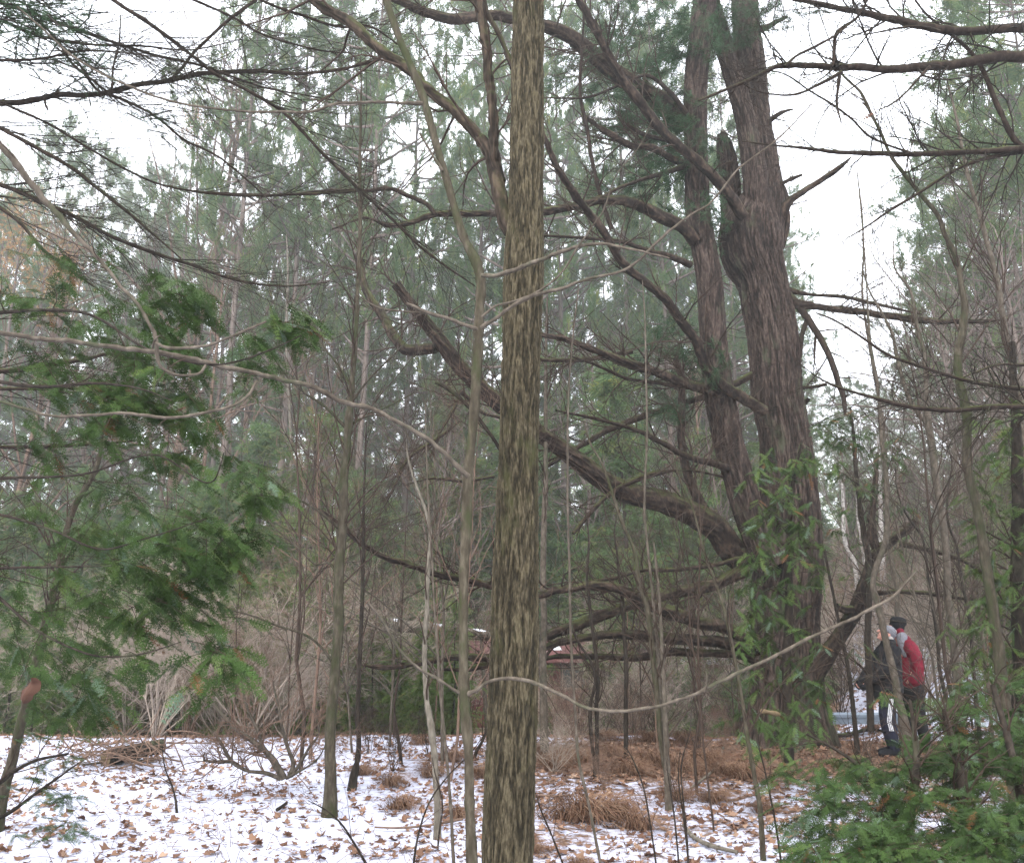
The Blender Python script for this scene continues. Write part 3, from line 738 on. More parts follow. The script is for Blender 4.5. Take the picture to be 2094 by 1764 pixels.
sD = stem(R_(12, [(640, 1650, 190), (540, 1480, 175), (470, 1280, 172), (425, 1120, 170), (380, 950, 170), (335, 750, 168), (300, 500, 155), (285, 330, 150), (262, 0, 146)]) + R_(2, [(235, 1600, 144), (200, 1250, 142), (186, 950, 132), (180, 700, 130), (188, 400, 132), (212, 200, 132), (232, 0, 130), (240, -150, 125)]), 12.6, 12.3, 55)
tw, nd = MB(), MB()
def pl(pts, y0, y1, n=6, tl=(0.4, 1.4), rough=None, mat=None, nm='limb', **k):
    if rough is None and (pts[0][2] or 0) > 16: rough = (30, 0.03, 0.012, 10, 0.12, int(rng.integers(60, 200)), 0.06)
    return add_limb(pine, nm, pts, y0, y1, mat or M_limb, tw, n, tl, 10, rough=rough, jit=0.005, lvl2=4, curl=0.14, rmax=0.016, **k)
pl(R_(12, [(470, 1640, 150), (400, 1580, 150), (300, 1450, 145), (150, 1360, 135), (0, 1300, 132)]) + R_(11, [(1800, 1265, 125), (1600, 1185, 112), (1400, 1030, 104), (1250, 920, 98), (1100, 810, 94), (970, 720, 92), (850, 620, 88), (700, 470, 82), (600, 330, 76), (500, 200, 64), (400, 70, 54), (370, 20, 50)]), 12.9, 10.4, 22, (0.5, 1.8), rough=(64, 0.02, 0.022, 18, 0.14, 61, 0.07))
pl(R_(11, [(600, 395, 60), (520, 400, 62), (430, 400, 64), (360, 330, 56), (300, 220, 52), (220, 110, 46), (180, 0, 40), (150, -150, 34)]), 10.9, 12.0, 8)
pl(R_(12, [(370, 1540, 95), (310, 1440, 85), (210, 1290, 62), (140, 1120, 52), (110, 950, 44), (100, 720, 40), (95, 560, 34), (60, 450, 22)]), 12.7, 12.4, 9)
pl(R_(12, [(580, 760, 64), (540, 735, 62), (450, 680, 62), (330, 600, 60), (240, 490, 58), (190, 370, 56), (100, 230, 54), (0, 95, 48)]) + R_(1, [(1880, 1680, 46), (1700, 1520, 44), (1560, 1310, 44), (1420, 1120, 42), (1310, 960, 36), (1225, 770, 30), (1170, 640, 28), (1000, 300, 20)]), 12.5, 9.0, 16, (0.5, 1.5))
pl(R_(12, [(350, 670, 60), (250, 640, 56), (100, 600, 56), (0, 555, 54)]) + R_(11, [(1900, 555, 50), (1700, 480, 44), (1500, 400, 38), (1350, 345, 32), (1210, 318, 24), (1100, 300, 16)]), 12.4, 10.0, 18)
pl(R_(12, [(330, 615, 38), (150, 610, 34), (30, 610, 28)]) + R_(11, [(1900, 600, 24), (1700, 570, 20), (1500, 480, 16), (1380, 440, 10)]), 12.2, 11.0, 8)
pl(R_(12, [(370, 1090, 44), (300, 1065, 44), (200, 1040, 40), (80, 1000, 36)]) + R_(11, [(2000, 1010, 34), (1900, 940, 32), (1700, 850, 26), (1500, 800, 20), (1300, 755, 12)]), 12.4, 10.6, 14)
pl(R_(12, [(340, 1140, 16), (200, 1110, 14), (60, 1105, 12)]) + R_(11, [(1900, 1120, 34), (1800, 1150, 34), (1700, 1190, 30), (1500, 1350, 26), (1400, 1470, 20)]), 12.4, 11.6, 6)
pl(R_(12, [(530, 540, 45), (400, 610, 40), (250, 680, 38), (60, 740, 34)]) + R_(11, [(1950, 740, 32), (1750, 820, 40), (1600, 880, 36), (1450, 960, 30), (1300, 1050, 26), (1220, 1100, 20)]), 13.0, 12.2, 10)
pl(R_(22, [(560, 480, 80), (430, 440, 74), (350, 395, 72), (200, 360, 74), (0, 285, 78)]) + R_(21, [(1900, 275, 70), (1800, 235, 66), (1700, 180, 60), (1600, 155, 54), (1450, 155, 46), (1300, 175, 44), (1200, 200, 42), (1000, 165, 40), (930, 145, 40), (800, 115, 40), (600, 72, 38), (420, 15, 34)]) + R_(11, [(420, 1650, 32), (280, 1590, 30), (140, 1500, 28), (20, 1400, 24), (-80, 1330, 14)]), 12.9, 9.2, 26, (0.4, 1.5))
pl(R_(22, [(580, 540, 74), (450, 500, 70), (250, 475, 62), (0, 465, 60)]) + R_(21, [(1900, 465, 56), (1700, 440, 52), (1500, 455, 44), (1300, 500, 40), (1190, 540, 34), (920, 575, 44), (700, 570, 36), (500, 600, 30), (300, 625, 24), (160, 610, 10)]), 12.9, 10.6, 16)
pl(R_(22, [(580, 600, 60), (440, 565, 46), (200, 555, 44), (0, 555, 44)]) + R_(21, [(1800, 575, 40), (1500, 570, 32), (1350, 572, 26), (1200, 590, 24), (920, 620, 34), (800, 640, 26), (600, 640, 12)]), 13.0, 11.2, 10)
pl(R_(22, [(480, 60, 80), (380, 110, 76), (300, 150, 74), (150, 180, 70), (0, 212, 64)]) + R_(21, [(1950, 205, 60), (1750, 265, 60), (1600, 320, 62), (1450, 380, 64), (1300, 430, 58), (1190, 470, 44), (1000, 470, 30)]), 12.8, 11.6, 12)
pl(R_(22, [(470, -10, 28), (300, 30, 26), (0, 62, 24)]) + R_(21, [(1900, 50, 24), (1800, 62, 24), (1650, 105, 22), (1500, 130, 20), (1350, 150, 12)]), 12.7, 11.6, 10)
pl(R_(2, [(180, 1400, 76), (120, 1330, 74), (0, 1265, 72)]) + R_(1, [(1900, 1235, 68), (1750, 1175, 62), (1600, 1160, 52), (1500, 1175, 48), (1400, 1205, 46), (1200, 1235, 42), (950, 1240, 38), (700, 1240, 36), (590, 1250, 32), (450, 1298, 28), (330, 1310, 26), (230, 1270, 16), (0, 1330, 8)]), 12.3, 9.6, 16)
pl(R_(1, [(600, 1245, 30), (560, 1195, 28), (450, 1140, 26), (360, 1100, 24), (200, 1110, 22), (0, 1108, 20)]) + R_(0, [(1700, 1130, 16), (1400, 1130, 14), (1100, 1105, 8)]), 10.1, 9.5, 12)
pl(R_(2, [(110, 740, 110), (0, 620, 110)]) + R_(1, [(1900, 590, 108), (1750, 500, 104), (1600, 390, 98), (1500, 300, 92), (1380, 215, 84), (1230, 150, 70), (1050, 110, 60), (900, 90, 56), (700, 110, 62), (600, 85, 52), (500, 55, 48), (380, 5, 44), (280, -60, 40)]), 12.8, 9.6, 14, (0.5, 1.6), rough=(48, 0.025, 0.012, 14, 0.2, 66, 0.06))
pl(R_(2, [(470, 1260, 66), (350, 1095, 64), (200, 935, 60), (0, 765, 56)]) + R_(1, [(1900, 740, 56), (1830, 640, 54), (1750, 530, 56), (1650, 380, 48), (1560, 220, 44), (1480, 80, 42), (1430, 0, 38), (1380, -120, 34)]), 12.4, 10.6, 16, (0.4, 1.4))
pl(R_(1, [(2060, 960, 50), (1980, 920, 44), (1850, 860, 40), (1750, 850, 38), (1600, 770, 34), (1480, 690, 22)]), 12.2, 11.4, 8)
pl(R_(1, [(1960, 820, 26), (1850, 790, 26), (1770, 760, 22), (1712, 722, 20)]), 12.0, 11.7, 4)
pl(R_(1, [(2060, 960, 40), (1950, 1000, 30), (1800, 1045, 22), (1600, 1125, 18), (1480, 1205, 12), (1380, 1260, 7)]), 12.2, 11.2, 10)
pl(R_(1, [(2080, 1535, 44), (1950, 1480, 38), (1850, 1460, 34), (1700, 1410, 26), (1500, 1388, 20), (1230, 1370, 14), (1000, 1380, 6)]), 12.3, 10.4, 14)
pl(R_(11, [(1210, 462, 24), (1350, 462, 24), (1500, 455, 28), (1600, 435, 28), (1740, 415, 26)])[::-1], 11.6, 11.2, 7)
pl(R_(1, [(1620, 1330, 26), (1545, 1100, 24), (1500, 900, 22), (1470, 700, 24), (1440, 560, 20), (1450, 300, 16), (1470, 0, 12)]), 11.7, 11.0, 12)
pl(R_(1, [(2089, 700, 30), (1960, 530, 26), (1850, 440, 20), (1700, 480, 16), (1500, 560, 14), (1230, 570, 8)]), 12.2, 11.0, 12)
pl(R_(11, [(1000, 800, 20), (880, 770, 20), (740, 650, 24), (720, 720, 22), (680, 790, 20), (640, 860, 14), (600, 930, 6)]), 10.8, 10.2, 14, (0.2, 0.5), bias=(-0.4, 0, -0.9))
pl(R_(11, [(940, 1140, 18), (760, 1165, 18), (560, 1150, 14), (420, 1190, 6)]), 10.6, 10.0, 12, (0.2, 0.6))
pl(R_(11, [(740, 820, 10), (640, 900, 18), (540, 970, 22), (440, 1040, 22), (390, 1130, 18), (340, 1240, 12), (290, 1330, 5)]), 10.6, 10.2, 34, (0.2, 0.6), bias=(-0.7, 0, -0.9))
# right side of the pine
pl(R_(2, [(680, 1400, 60), (705, 1300, 56), (712, 1200, 56), (740, 1160, 44), (830, 1100, 34), (950, 1020, 30), (1030, 960, 26), (1085, 912, 6)]), 13.1, 12.5, 3, (0.2, 0.5), nm='broken_limb')
pl(R_(2, [(720, 1170, 26), (700, 1110, 24), (690, 1080, 22), (655, 1070, 22)]), 13.0, 13.0, 0, nm='broken_limb')
pl(R_(2, [(650, 1085, 24), (730, 1040, 22), (803, 1014, 14)]), 13.0, 12.8, 2, (0.1, 0.3), nm='broken_limb')
pl(R_(2, [(595, 715, 34), (640, 680, 30), (690, 650, 22), (752, 634, 8)]), 13.0, 12.8, 2, (0.1, 0.4), nm='broken_limb')
pl(R_(2, [(550, 175, 40), (600, 155, 34), (660, 125, 26), (715, 98, 18)]), 13.0, 12.9, 3, (0.2, 0.7), nm='broken_limb')
pl(R_(12, [(700, 90, 90), (760, 135, 62), (850, 150, 44), (1100, 178, 40), (1350, 210, 38), (1550, 235, 34), (1750, 240, 26), (2000, 230, 10)]), 13.0, 11.6, 14)
pl(R_(12, [(720, 60, 44), (800, 80, 26), (1050, 100, 22), (1200, 135, 20), (1400, 180, 14), (1500, 200, 8)]), 13.0, 12.0, 8)
pl(R_(12, [(780, 150, 44), (835, 225, 40), (900, 330, 38), (960, 450, 36), (1010, 590, 34), (1040, 680, 30), (1050, 780, 18)]), 12.9, 12.6, 6)
pl(R_(12, [(830, 230, 30), (800, 300, 28), (790, 420, 22), (780, 520, 10)]), 12.9, 12.9, 4)
pl(R_(12, [(780, 625, 22), (860, 618, 20), (945, 603, 18)]), 13.0, 12.8, 0, nm='broken_limb')
pl(R_(12, [(800, 725, 34), (840, 690, 26)]), 13.0, 12.9, 0, nm='broken_limb')
pl(R_(22, [(820, 760, 130), (880, 650, 110), (960, 540, 96), (1030, 430, 90), (1110, 300, 86), (1170, 160, 84), (1205, 60, 80), (1225, -20, 74)]) + R_(12, [(1255, 1590, 62), (1310, 1520, 50), (1370, 1470, 46), (1430, 1430, 44), (1460, 1395, 38), (1462, 1350, 12)]), 12.8, 12.0, 7, (0.2, 0.9), rough=(40, 0.025, 0.015, 12, 0.15, 67, 0.08))
pl(R_(12, [(1260, 1590, 60), (1215, 1520, 56), (1205, 1400, 46), (1215, 1250, 36), (1230, 1100, 26), (1240, 1000, 12)]), 12.2, 12.1, 5)
pl(R_(12, [(1370, 1525, 36), (1480, 1550, 30), (1600, 1580, 28), (1720, 1620, 26), (1850, 1690, 28), (1950, 1760, 26)]) + R_(22, [(2050, 200, 20), (2100, 300, 10)]), 12.2, 11.0, 12)
pl(R_(22, [(1170, 210, 30), (1300, 190, 26), (1500, 195, 24), (1680, 225, 22), (1850, 240, 10)]), 12.3, 11.4, 8)
pl(R_(22, [(1110, 290, 46), (1040, 290, 44), (1000, 275, 36)]), 12.4, 12.3, 0, nm='broken_limb')
pl(R_(22, [(250, 160, 30), (215, 180, 40), (190, 215, 44)]), 12.5, 12.3, 3, nm='broken_limb')
# needle plumes and dead twigs on the stems
def plumes(mb, px, py, rx, ry, Y, n, dirx=-1.0, size=0.13, tw_=None, td=-0.15, lf=1.0):
    c, dep = P(px, py, Y); k = dep / FV
    th = rng.uniform(0, 6.28, n); q = np.sqrt(rng.random(n))
    p = c + np.stack([np.cos(th) * q * rx * k, rng.normal(size=n) * 0.3, np.sin(th) * q * ry * k], 1)
    d = nrm(rng.normal(size=(n, 3)) * [0.6, 0.6, 0.3] + [dirx, 0, td])
    K = 5; L = rng.uniform(0.35, 0.75, n) * lf
    path = p[:, None] + d[:, None] * np.linspace(0, 1, K)[None, :, None] * L[:, None, None]
    if tw_ is not None: tubes(tw_, path, np.full((n, K), 0.006), 3)
    for f in range(1, K):
        for _ in range(3):
            m = len(p)
            place(mb, TUFT, path[:, f] + rng.normal(size=(m, 3)) * 0.04, d + rng.normal(size=(m, 3)) * 0.5 + [0, 0, -0.25], rng.normal(size=(m, 3)) + [0, 0, 1], size * rng.uniform(0.8, 1.2, m), np.clip(rng.normal(0.4, 0.18, m), 0, 0.94))
for (px, py, rx, ry, n) in [(1395, 60, 60, 60, 26), (1430, 130, 40, 60, 22), (1360, 200, 70, 60, 30), (1300, 250, 60, 50, 18), (1290, 180, 60, 60, 16),
                            (1400, 330, 40, 40, 20), (1330, 370, 60, 30, 18), (1250, 400, 60, 30, 14), (1400, 260, 50, 40, 20), (1480, 80, 40, 60, 18),
                            (1545, 30, 50, 40, 22), (1480, 460, 20, 60, 14), (1440, 760, 40, 50, 16), (1450, 300, 40, 60, 18), (1230, 170, 50, 50, 10),
                            (1190, 120, 60, 50, 14), (1240, 60, 60, 40, 14), (1330, 90, 60, 50, 18), (1500, 20, 40, 30, 16), (1385, 690, 50, 60, 14), (1410, 850, 30, 40, 8),
                            (1330, 30, 50, 40, 14), (1600, 40, 40, 50, 10)]:
    plumes(nd, px, py, rx, ry, 12.4, int(n * 0.75), tw_=tw, dirx=-0.8)
for st in (sA, sB, sC, sD, (a, b)):
    c, d = grow(st[0], st[1], 42, (0.3, 1.1), (0.8, 1.5), (0.02, 0.98), 7, 0.0, 0.2, 0.06, 0.003, 0.008); tubes(tw, c, d, 4)
    c2, d2 = grow(c, d, 3, (0.15, 0.5), (0.4, 0.9), (0.2, 0.9), 5, 0.0, 0.18, 0.6, 0.0025); tubes(tw, c2, d2, 3)
part(tw, 'twigs', pine, M_twig, 'stuff'); part(nd, 'needles', pine, M_needle, 'stuff')

# ------------------------------------------------------------------ tree off the right edge: long dark dead branches
rt_base = P(2240, 1650, 7.0)[0]
righty = thing('dead_branched_tree', 'tree at the right edge sending long bare dark branches across the white sky', 'tree', [rt_base[0], 7.0, float(H(rt_base[0], 7.0))])
mb = MB(); a, b = limb3([(2235, 1700, 110), (2230, 1000, 100), (2225, 400, 88), (2220, -300, 76)], 7.0, 7.0, jit=0.003); a, b = extend_down(a, b)
btube(mb, a, b, 70, 0.03, 0.016, 20, 0.18, 71, 0.05); part(mb, 'trunk', righty, M_pine)
tw = MB()
def rb(pts, y0, y1, n=14, tl=(0.3, 1.2), **k):
    return add_limb(righty, 'branch', pts, y0, y1, M_limb, tw, n, tl, 10, jit=0.004, lvl2=6, curl=0.13, up=-0.02, **k)
rb(R_(2, [(2460, 190, 60), (2200, 160, 56), (2050, 158, 54), (1900, 168, 52), (1650, 182, 50), (1450, 142, 44), (1200, 90, 36), (950, 42, 30), (720, -12, 26), (600, -40, 20)]), 7, 6.3, 18)
rb(R_(2, [(2460, 350, 70), (2200, 330, 66), (1950, 328, 62), (1820, 350, 58), (1700, 372, 54), (1500, 385, 50), (1300, 398, 46), (1150, 388, 42), (1000, 388, 40), (850, 380, 34), (690, 382, 32), (645, 390, 28), (560, 430, 22), (450, 480, 20), (350, 522, 18), (200, 585, 10)]), 7, 5.9, 20)
rb(R_(2, [(2460, 900, 50), (2250, 870, 46), (2089, 868, 42), (1700, 885, 34), (1450, 895, 32), (1200, 895, 30), (1000, 885, 24), (820, 860, 18), (640, 842, 12), (450, 820, 6)]), 7, 6.3, 18)
rb(R_(12, [(2460, 760, 44), (2200, 745, 36), (2089, 738, 33), (1900, 742, 32), (1700, 757, 30), (1450, 740, 26), (1250, 690, 22), (1100, 650, 16), (1000, 618, 14), (900, 570, 9), (780, 480, 5)]), 7, 6.2, 14)
rb(R_(12, [(2460, 690, 34), (2200, 645, 28), (2089, 635, 26), (1900, 610, 24), (1750, 580, 22), (1500, 500, 19), (1300, 430, 17), (1100, 300, 14), (980, 230, 11), (880, 190, 7)]), 7, 6.4, 14)
rb(R_(2, [(2300, 860, 26), (2000, 895, 25), (1850, 930, 22), (1700, 985, 20), (1500, 1105, 18), (1300, 1230, 14), (1150, 1330, 9), (1050, 1390, 5)]), 7, 6.5, 12)
rb(R_(2, [(2300, 900, 36), (2070, 850, 34), (1950, 650, 30), (1870, 450, 26), (1780, 300, 22), (1640, 180, 16), (1500, 60, 12), (1420, -60, 9)]), 6.9, 6.8, 12)
rb(R_(2, [(1030, 420, 26), (900, 490, 18), (780, 545, 14), (650, 550, 10), (520, 520, 7), (450, 480, 6), (400, 400, 4)]), 6.2, 6.1, 6)
rb(R_(2, [(985, 385, 26), (985, 280, 22), (1000, 190, 20), (1110, 110, 15), (1180, 0, 10)]), 6.2, 6.2, 6)
rb(R_(2, [(700, 385, 18), (760, 330, 16), (880, 270, 16), (990, 210, 12), (1110, 110, 10)]), 6.1, 6.2, 5)
rb(R_(2, [(1540, 390, 20), (1480, 450, 15), (1400, 540, 12), (1300, 615, 9), (1240, 640, 6)]), 6.5, 6.4, 3)
rb(R_(2, [(1020, 420, 22), (1010, 500, 18), (1000, 590, 16), (1030, 720, 5)]), 6.2, 6.2, 2)
rb(R_(2, [(1450, 895, 16), (1250, 820, 13), (1190, 790, 13), (1090, 690, 12), (980, 610, 12), (850, 530, 10), (700, 430, 8), (560, 400, 6)]), 6.6, 6.3, 8)
rb(R_(2, [(1600, 180, 14), (1500, 155, 12), (1350, 165, 10), (1200, 195, 8), (1070, 205, 5)]), 6.5, 6.4, 5)
rb(R_(12, [(2300, 450, 26), (2089, 490, 20), (1950, 490, 14), (1800, 540, 9), (1650, 600, 5)]), 7, 6.7, 8)
part(tw, 'twigs', righty, M_dark, 'stuff')
dl = MB()
place(dl, [spray_template(np.random.default_rng(5), 4, 1, 0.08)], [P(1793, 222, 6.4)[0], P(1786, 232, 6.4)[0]], [[-1, 0, -0.1], [-0.7, 0, -0.4]], [[0, -0.6, 1], [0, -1, 0.3]], 0.12, [0.5, 0.3])
part(dl, 'dead_leaf', righty, M_dead)

# ------------------------------------------------------------------ tree off the left edge: fan of thin dark branches
lt = P(-260, 1600, 5.6)[0]
lefty = thing('twiggy_tree', 'tree beyond the left edge fanning long thin dark branches across the upper left sky', 'tree', [lt[0], 5.6, float(H(lt[0], 5.6))])
mb = MB(); a, b = limb3([(-260, 1700, 100), (-270, 900, 92), (-280, 200, 80), (-290, -500, 70)], 5.6, 5.6, jit=0.003); a, b = extend_down(a, b)
btube(mb, a, b, 60, 0.03, 0.014, 18, 0.18, 73, 0.05); part(mb, 'trunk', lefty, M_pine)
tw, nd = MB(), MB()
def lb(pts, y0, y1, n=14, tl=(0.4, 1.5), **k):
    return add_limb(lefty, 'branch', pts, y0, y1, M_limb, tw, int(n * 1.3), tl, 8, jit=0.004, lvl2=4, curl=0.06, up=-0.04, bias=(0.5, 0, -0.05), ang=(0.3, 0.8), rmax=0.006, **k)
lb(R_(0, [(-700, 640, 44), (-200, 610, 38), (0, 598, 34), (120, 592, 34), (250, 570, 32), (330, 550, 30), (450, 550, 29), (600, 542, 28), (700, 515, 28), (800, 490, 26), (1000, 462, 26), (1150, 430, 26), (1400, 415, 24), (1550, 415, 24), (1700, 425, 20), (1900, 415, 18), (2089, 378, 16)]) + R_(1, [(120, 365, 14), (290, 345, 10)]), 5.6, 6.6, 14)
lb(R_(0, [(260, 565, 14), (262, 600, 13), (278, 638, 12)]), 5.75, 5.75, 0)
lb(R_(0, [(-700, 400, 36), (-300, 570, 32), (0, 742, 26), (200, 850, 25), (400, 965, 24), (560, 1090, 22), (740, 1230, 19), (880, 1350, 14), (1050, 1500, 8)]), 5.6, 5.9, 16)
lb(R_(0, [(-700, 800, 40), (-300, 920, 36), (0, 1070, 30), (230, 1170, 29), (400, 1245, 27), (650, 1375, 24), (880, 1465, 22), (1150, 1550, 18), (1350, 1620, 15), (1650, 1660, 11), (1900, 1640, 6)]), 5.6, 6.4, 20)
lb(R_(0, [(300, -200, 26), (650, 0, 24), (860, 138, 24), (1110, 320, 22), (1250, 430, 20), (1450, 530, 20), (1650, 660, 20), (1850, 870, 20), (2070, 1085, 18)]) + R_(1, [(170, 1100, 17), (370, 1290, 16), (550, 1460, 15), (700, 1570, 12), (830, 1660, 7)]), 5.6, 6.6, 22)
lb(R_(0, [(-500, -100, 30), (0, 20, 24), (200, 90, 22), (480, 190, 20), (700, 262, 18), (900, 320, 17), (1200, 392, 15), (1500, 500, 12), (1800, 560, 8), (2050, 600, 5)]), 5.6, 6.2, 22)
lb(R_(0, [(-500, 20, 28), (0, 120, 20), (200, 205, 18), (500, 262, 15), (800, 268, 11), (1100, 290, 8), (1400, 230, 5)]), 5.6, 5.9, 16)
lb(R_(0, [(-500, 420, 24), (-200, 510, 20), (60, 620, 17), (300, 730, 16), (500, 850, 15), (700, 965, 14), (900, 1060, 13), (1100, 1108, 13), (1350, 1135, 14), (1700, 1130, 14), (2089, 1110, 12)]), 5.6, 6.4, 20)
lb(R_(0, [(-500, 260, 22), (0, 350, 16), (250, 340, 14), (450, 300, 12), (650, 300, 9), (900, 330, 6)]), 5.6, 5.7, 12)
lb(R_(0, [(1490, -5, 20), (1400, 60, 19), (1330, 112, 18), (1200, 230, 17), (1120, 310, 17), (1060, 390, 16), (1000, 455, 16)]), 6.1, 6.0, 6)
lb(R_(0, [(900, -100, 18), (1120, 0, 16), (1350, 100, 14), (1500, 190, 13), (1700, 255, 11), (1900, 300, 8), (2060, 310, 5)]), 5.8, 6.3, 12)
lb(R_(0, [(450, 360, 14), (600, 545, 18), (650, 560, 20), (800, 620, 16), (930, 700, 15), (1050, 800, 14), (1250, 900, 13), (1450, 1060, 10), (1600, 1200, 6)]), 5.8, 6.1, 14)
lb(R_(0, [(-500, 1000, 30), (0, 1205, 22), (120, 1300, 20), (250, 1450, 18), (400, 1560, 15), (600, 1700, 10)]), 5.6, 5.6, 12)
lb(R_(0, [(200, 100, 14), (330, 230, 16), (430, 380, 16), (530, 460, 14), (620, 530, 12)]), 5.7, 5.8, 12)
lb(R_(0, [(650, 510, 14), (655, 400, 12), (690, 250, 10), (700, 100, 7)]), 5.8, 5.8, 10)
lb(R_(0, [(1400, -60, 18), (1600, 40, 17), (1750, 90, 16), (2000, 160, 14)]) + R_(1, [(200, 150, 12), (400, 270, 8)]), 5.9, 6.4, 10)
lb(R_(10, [(-500, 560, 44), (-100, 520, 34), (100, 515, 30), (300, 480, 28), (500, 455, 24), (640, 425, 16), (740, 450, 12), (900, 462, 9), (1150, 462, 5)]), 5.6, 5.4, 8)
lb(R_(10, [(-400, 640, 26), (0, 632, 22), (300, 628, 20), (800, 625, 12), (950, 610, 6)]), 5.6, 5.5, 8)
lb(R_(10, [(-400, 940, 26), (150, 968, 22), (400, 958, 22), (650, 945, 14), (800, 930, 7)]), 5.6, 5.6, 8)
for (px, py, rx, ry, n) in [(30, 30, 60, 40, 30), (100, 60, 60, 40, 28), (40, 90, 50, 30, 22), (140, 120, 40, 30, 14), (10, 70, 40, 60, 16), (260, 215, 30, 15, 8), (60, 0, 90, 20, 22), (150, 10, 40, 20, 8)]:
    plumes(nd, px, py, rx, ry, 5.7, int(n * 0.9), 0.8, 0.042, tw, -0.1, 0.4)
part(tw, 'twigs', lefty, M_dark, 'stuff'); part(nd, 'needles', lefty, M_needle, 'stuff')
# ------------------------------------------------------------------ cedars near the camera
def cedar(name, label, cat, base, clumps, size, stems=(), mat=None, **k):
    root = thing(name, label, cat, [base[0], base[1], float(H(base[0], base[1]))])
    fo, tw = MB(), MB()
    for (pts, y0, y1, n) in stems:
        add_limb(root, 'branch', pts, y0, y1, M_dark, tw, n, (0.3, 0.8), 8, jit=0.004, lvl2=3)
    cedar_clumps(fo, tw, clumps, size, **k)
    part(tw, 'twigs', root, M_twig, 'stuff'); part(fo, 'foliage', root, mat or M_cedar, 'stuff')
    return root

LC = [(60, 560, 90, 50, 4.0, 8), (190, 560, 90, 45, 4.0, 10), (320, 565, 70, 40, 3.9, 9), (40, 640, 70, 60, 3.6, 14), (130, 650, 60, 45, 3.7, 14),
      (345, 640, 60, 55, 3.5, 28), (375, 610, 35, 30, 3.5, 10), (240, 690, 60, 45, 3.6, 14), (330, 730, 55, 50, 3.4, 20), (590, 655, 42, 30, 3.3, 13), (555, 690, 45, 35, 3.3, 11),
      (480, 740, 50, 35, 3.4, 8), (130, 770, 80, 50, 3.8, 20), (250, 790, 75, 45, 3.6, 24), (330, 820, 65, 50, 3.5, 26), (230, 860, 80, 40, 3.6, 14),
      (50, 880, 60, 60, 4.0, 11), (310, 910, 60, 35, 3.6, 10), (420, 940, 55, 35, 3.7, 9), (495, 980, 55, 40, 3.5, 12), (545, 1005, 45, 25, 3.5, 8),
      (220, 980, 70, 40, 3.9, 10), (180, 1060, 90, 40, 4.0, 12), (250, 1090, 75, 40, 3.8, 14), (380, 1070, 75, 45, 3.4, 24), (450, 1100, 55, 45, 3.4, 16),
      (375, 1135, 75, 50, 3.4, 28), (110, 1100, 70, 50, 4.1, 8), (225, 1170, 85, 40, 3.7, 16), (340, 1190, 75, 40, 3.5, 20), (50, 1200, 60, 60, 4.0, 10),
      (180, 1230, 85, 40, 3.8, 16), (290, 1265, 65, 40, 3.6, 16), (420, 1260, 50, 40, 3.5, 11), (400, 1300, 50, 35, 3.5, 9), (465, 1345, 40, 28, 3.4, 7),
      (420, 1370, 38, 28, 3.4, 6), (120, 1280, 80, 50, 4.0, 14), (50, 1340, 70, 50, 4.1, 12), (165, 1350, 85, 40, 4.0, 14), (100, 1410, 85, 35, 4.2, 14), (170, 1440, 70, 28, 4.2, 9), (290, 1350, 50, 25, 3.7, 5)]
lc_base = P(-420, 1500, 4.4)[0]
cedar('cedar_tree', 'cedar at the left with drooping bright green sprays and some rusty tips in the foreground', 'tree', lc_base, [(a_, b_, c_ * 1.2, d_ * 1.1, e_ + 0.5, f_) for (a_, b_, c_, d_, e_, f_) in LC], 0.16, dens=0.74,
      stems=[(R_(20, [(-1200, 300, 60), (-500, -60, 44), (0, 230, 20), (200, 400, 16), (400, 510, 13), (550, 560, 12), (750, 562, 11), (900, 530, 8), (1050, 480, 5)]), 4.4, 3.7, 10),
             (R_(20, [(-1200, 200, 50), (0, 55, 20), (250, 50, 14), (450, 45, 10), (650, 40, 6)]), 4.4, 3.8, 8),
             (R_(10, [(-1200, 700, 50), (0, 200, 24), (500, 200, 16), (900, 420, 14), (1300, 490, 12), (1560, 410, 10), (1750, 320, 6)]), 4.4, 3.3, 10),
             (R_(10, [(-1200, 1200, 50), (0, 1150, 20), (500, 1120, 14), (900, 1010, 10), (1250, 1150, 8), (1300, 1000, 5)]), 4.4, 3.5, 8),
             (R_(10, [(-1200, 1500, 50), (0, 1360, 18), (300, 1450, 14), (600, 1560, 12), (900, 1480, 9), (1200, 1380, 6)]), 4.4, 3.5, 8),
             (R_(10, [(-1200, 500, 60), (-200, 560, 30), (200, 620, 20), (600, 600, 14), (850, 640, 9), (1000, 700, 6)]), 4.4, 3.5, 8),
             ([(-430, 1750, 90), (-430, 900, 80), (-440, 200, 60)], 4.4, 4.4, 0)])
# hanging dead tan leaf
dl = MB(); p0 = P(55, 1412, 3.6)[0]
g = np.linspace(-1, 1, 7); gx, gz = np.meshgrid(g, g); wd = np.sqrt(np.clip(1 - np.abs(gz) ** 1.4, 0.01, 1)) * (1 + 0.25 * np.sin(gz * 9)) * 0.03
wd = wd * (1 + 0.22 * (np.arange(7)[:, None] % 2))
v = np.stack([p0[0] + gx * wd + 0.008 * gz, p0[1] + 0.03 * np.abs(gx) + 0.02 * np.sin(gz * 3), p0[2] + gz * 0.05], -1)
bq = (np.arange(6) * 7)[:, None] + np.arange(6)[None]
dl.add(v, q=np.stack([bq, bq + 1, bq + 8, bq + 7], -1), c=(0.08 + 0.08 * (np.abs(gx) > 0.3) * np.sin(gz * 8)).ravel())
o = part(dl, 'hanging_leaf', None, M_dead); o.location = (0, 0, 0)
tag(o, 'single large tan dead leaf hanging in front of the leaning sapling at the far left', 'leaf')

